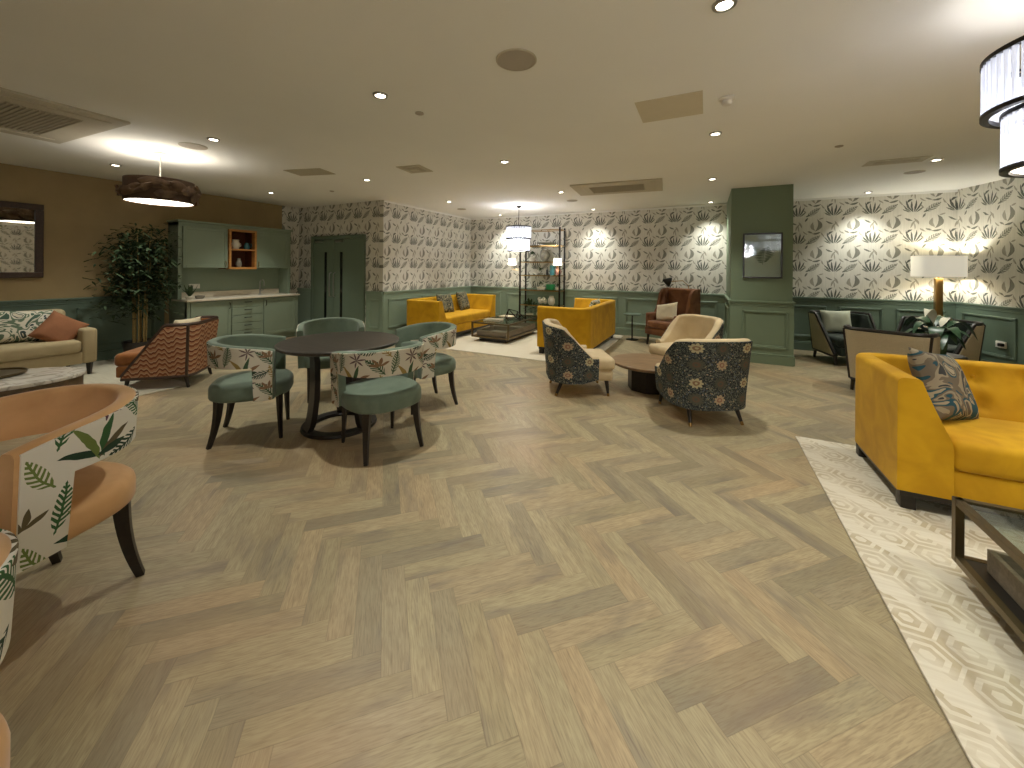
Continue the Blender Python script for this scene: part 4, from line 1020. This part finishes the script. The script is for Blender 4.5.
# ---------------------------------------------------------------- lamp, plants on the right
t=thing('table_lamp','gold column table lamp with wide rectangular cream shade in the right corner','lamp',(3.155,8.14,0))
MB().box(-.30,.30,-.14,.14,1.335,1.34).build('shade_trim','brass',t) if False else None
m=MB(); m.grid([[(q*.335*math.copysign(abs(K(a))**.5,K(a)),q*.17*math.copysign(abs(S(a))**.8,S(a)),z) for a in [2*PI*k/48 for k in range(48)]] for q,z in ((1,1.34),(1,1.655),(.985,1.655),(.985,1.34),(1,1.34))],closed_v=True)
o=m.build('lamp_shade','shade',t); o.rotation_euler=(0,0,R(24))
MB().box(-.04,.04,-.04,.04,.57,1.32,.006).build('column','brass',t); MB().box(-.10,.10,-.10,.10,.55,.57,.004).build('base','brass',t); MB().tube([(0,0,1.32),(0,0,1.45)],.01,8).build('stem','brass',t)
plight('table_lamp_bulb',(3.155,8.14,1.50),15,(1,1,.94),.04)
t=thing('side_table','dark square side table under the gold lamp','side table',(3.155,8.16,0))
MB().box(-.24,.24,-.22,.22,.52,.55,.004).build('table_top','blackwood',t)
for a in (-1,1):
    for b in (-1,1): MB().bar((a*.2,b*.18,0),(a*.2,b*.18,.52),.025).build('leg','darkmetal',t)
t=thing('coffee_table','round dark coffee table beneath the peace lily','coffee table',(2.55,6.62,0))
MB().lathe([(0,.37),(.25,.37),(.26,.385),(.25,.40),(0,.40)],40,caps=False).build('table_top','blackwood',t); MB().lathe([(0,0),(.16,0),(.10,.10),(.08,.37),(0,.37)],24,caps=False).build('pedestal','blackwood',t)
def lily():
    t=thing('peace_lily','broad leafed plant with white bloom in a green pot behind the mustard sofa','plant',(2.55,6.62,.40))
    MB().lathe([(0,0),(.085,0),(.095,.10),(.10,.22),(.09,.22),(.085,.20),(0,.19)],28,caps=False).build('pot','greenglassy',t)
    f=MB(); rn=random.Random(5)
    def leaf(m,az,l,w,rise,drop):
        d=Vector((K(az),S(az),0)); n=Vector((-S(az),K(az),0)); rows=[]; b=Vector((0,0,.18))
        for k in range(9):
            u=k/8; c=b+d*(l*u)+Vector((0,0,rise*S(PI*min(1,u*.8))-drop*u*u)); wd=w*S(PI*min(1,.06+u*.94))**.8 if u>.25 else .005
            rows.append([c-n*wd+Vector((0,0,wd*.25)),c,c+n*wd+Vector((0,0,wd*.25))])
        m.grid(rows)
    for i in range(22): leaf(f,i*2.4+rn.uniform(-.3,.3),rn.uniform(.24,.42),rn.uniform(.05,.08),rn.uniform(.10,.28),rn.uniform(.0,.20))
    f.build('foliage','leafbig',t)
    b=MB(); leaf(b,3.9,.22,.05,.34,-.08); leaf(b,.7,.30,.04,.25,-.02); b.build('white_bloom','leafpale',t)
M['greenglassy']=plain('green_glazed_pot',(84,104,72),.2)
lily()
# bamboo
def bamboo():
    t=thing('bamboo_plant','tall bamboo plant with pale canes between the beige sofa and kitchenette','plant',(-7.50,2.62,0))
    MB().lathe([(0,0),(.15,0),(.19,.30),(.18,.30),(.17,.27),(0,.27)],28,caps=False).build('pot','pot_dark',t)
    MB().lathe([(0,.26),(.17,.26),(.17,.275),(0,.28)],20,caps=False).build('soil','soil',t)
    rn=random.Random(11); tops=[]
    for i in range(8):
        a=i*2*PI/8+.3; r0=.07; lean=rn.uniform(.05,.22); hh=rn.uniform(1.65,2.15)
        pts=[]; 
        for k in range(8):
            u=k/7; pts.append(Vector((K(a)*(r0+lean*u*u)+rn.uniform(-.008,.008),S(a)*(r0+lean*u*u),.27+(hh-.27)*u)))
        rad=[.011*(1-.5*k/7) for k in range(8)]
        m=MB().tube(pts,rad,8)
        for p,r_ in zip(pts[1:-1],rad[1:-1]): m.lathe([(0,-.004),(r_*1.25,-.004),(r_*1.25,.004),(0,.004)],8,p,caps=False)
        m.build('cane','cane',t); tops.append(pts)
    f=MB()
    for i in range(3000):
        pts=tops[rn.randrange(8)]; u=rn.uniform(.28,1)**.8; p=pts[min(7,int(u*7))].lerp(pts[min(7,int(u*7)+1)],rn.random())
        rad=.25*S(PI*min(1,max(.12,u*.85)))+.05
        q=p+Vector((rn.gauss(0,rad*.5),rn.gauss(0,rad*.62),rn.uniform(-.10,.14)))
        if q.z>2.22: q.z=2.22-rn.uniform(0,.2)
        if q.x<-.30: q.x=-.30+rn.uniform(0,.2)
        if q.y>.40: q.y=.40-rn.uniform(0,.2)
        az=rn.uniform(0,2*PI); d=Vector((K(az)*(.3 if q.x<-.2 and K(az)<0 else 1),S(az),rn.uniform(-.9,.3))).normalized(); n=d.cross(Vector((0,0,1))).normalized(); l=rn.uniform(.08,.15); w=l*.14
        f.grid([[q,q+n*.0005],[q+d*l*.35-n*w,q+d*l*.35+n*w],[q+d*l-n*.0005,q+d*l+Vector((0,0,-.01))]])
    f.build('foliage','leaf',t)
bamboo()

# ---------------------------------------------------------------- camera, world, colour
sc=bpy.context.scene
cam=bpy.data.cameras.new('camera'); co=bpy.data.objects.new('camera',cam); COL.objects.link(co); sc.camera=co
F_=385.; cam.sensor_fit='HORIZONTAL'; cam.sensor_width=36; cam.lens=36*F_/1024; cam.shift_x=0; cam.shift_y=-(384-268.1)/1024
yaw=math.atan((706-512)/F_); roll=.008
fwd=Vector((-S(yaw),K(yaw),0)); right=Vector((K(yaw),S(yaw),0)); up=Vector((0,0,1))
r2=right*K(roll)+up*S(roll); u2=up*K(roll)-right*S(roll)
m=Matrix((r2,u2,-fwd)).transposed().to_4x4(); m.translation=(0,0,H); co.matrix_world=m
cam.clip_start=.05; cam.clip_end=60
w=bpy.data.worlds.new('world'); sc.world=w; w.use_nodes=True
w.node_tree.nodes['Background'].inputs[0].default_value=(.02,.02,.02,1); w.node_tree.nodes['Background'].inputs[1].default_value=1
sc.view_settings.view_transform='Standard'; sc.view_settings.look='None'; sc.view_settings.gamma=1; sc.view_settings.exposure=.52; sc.view_settings.use_curve_mapping=False
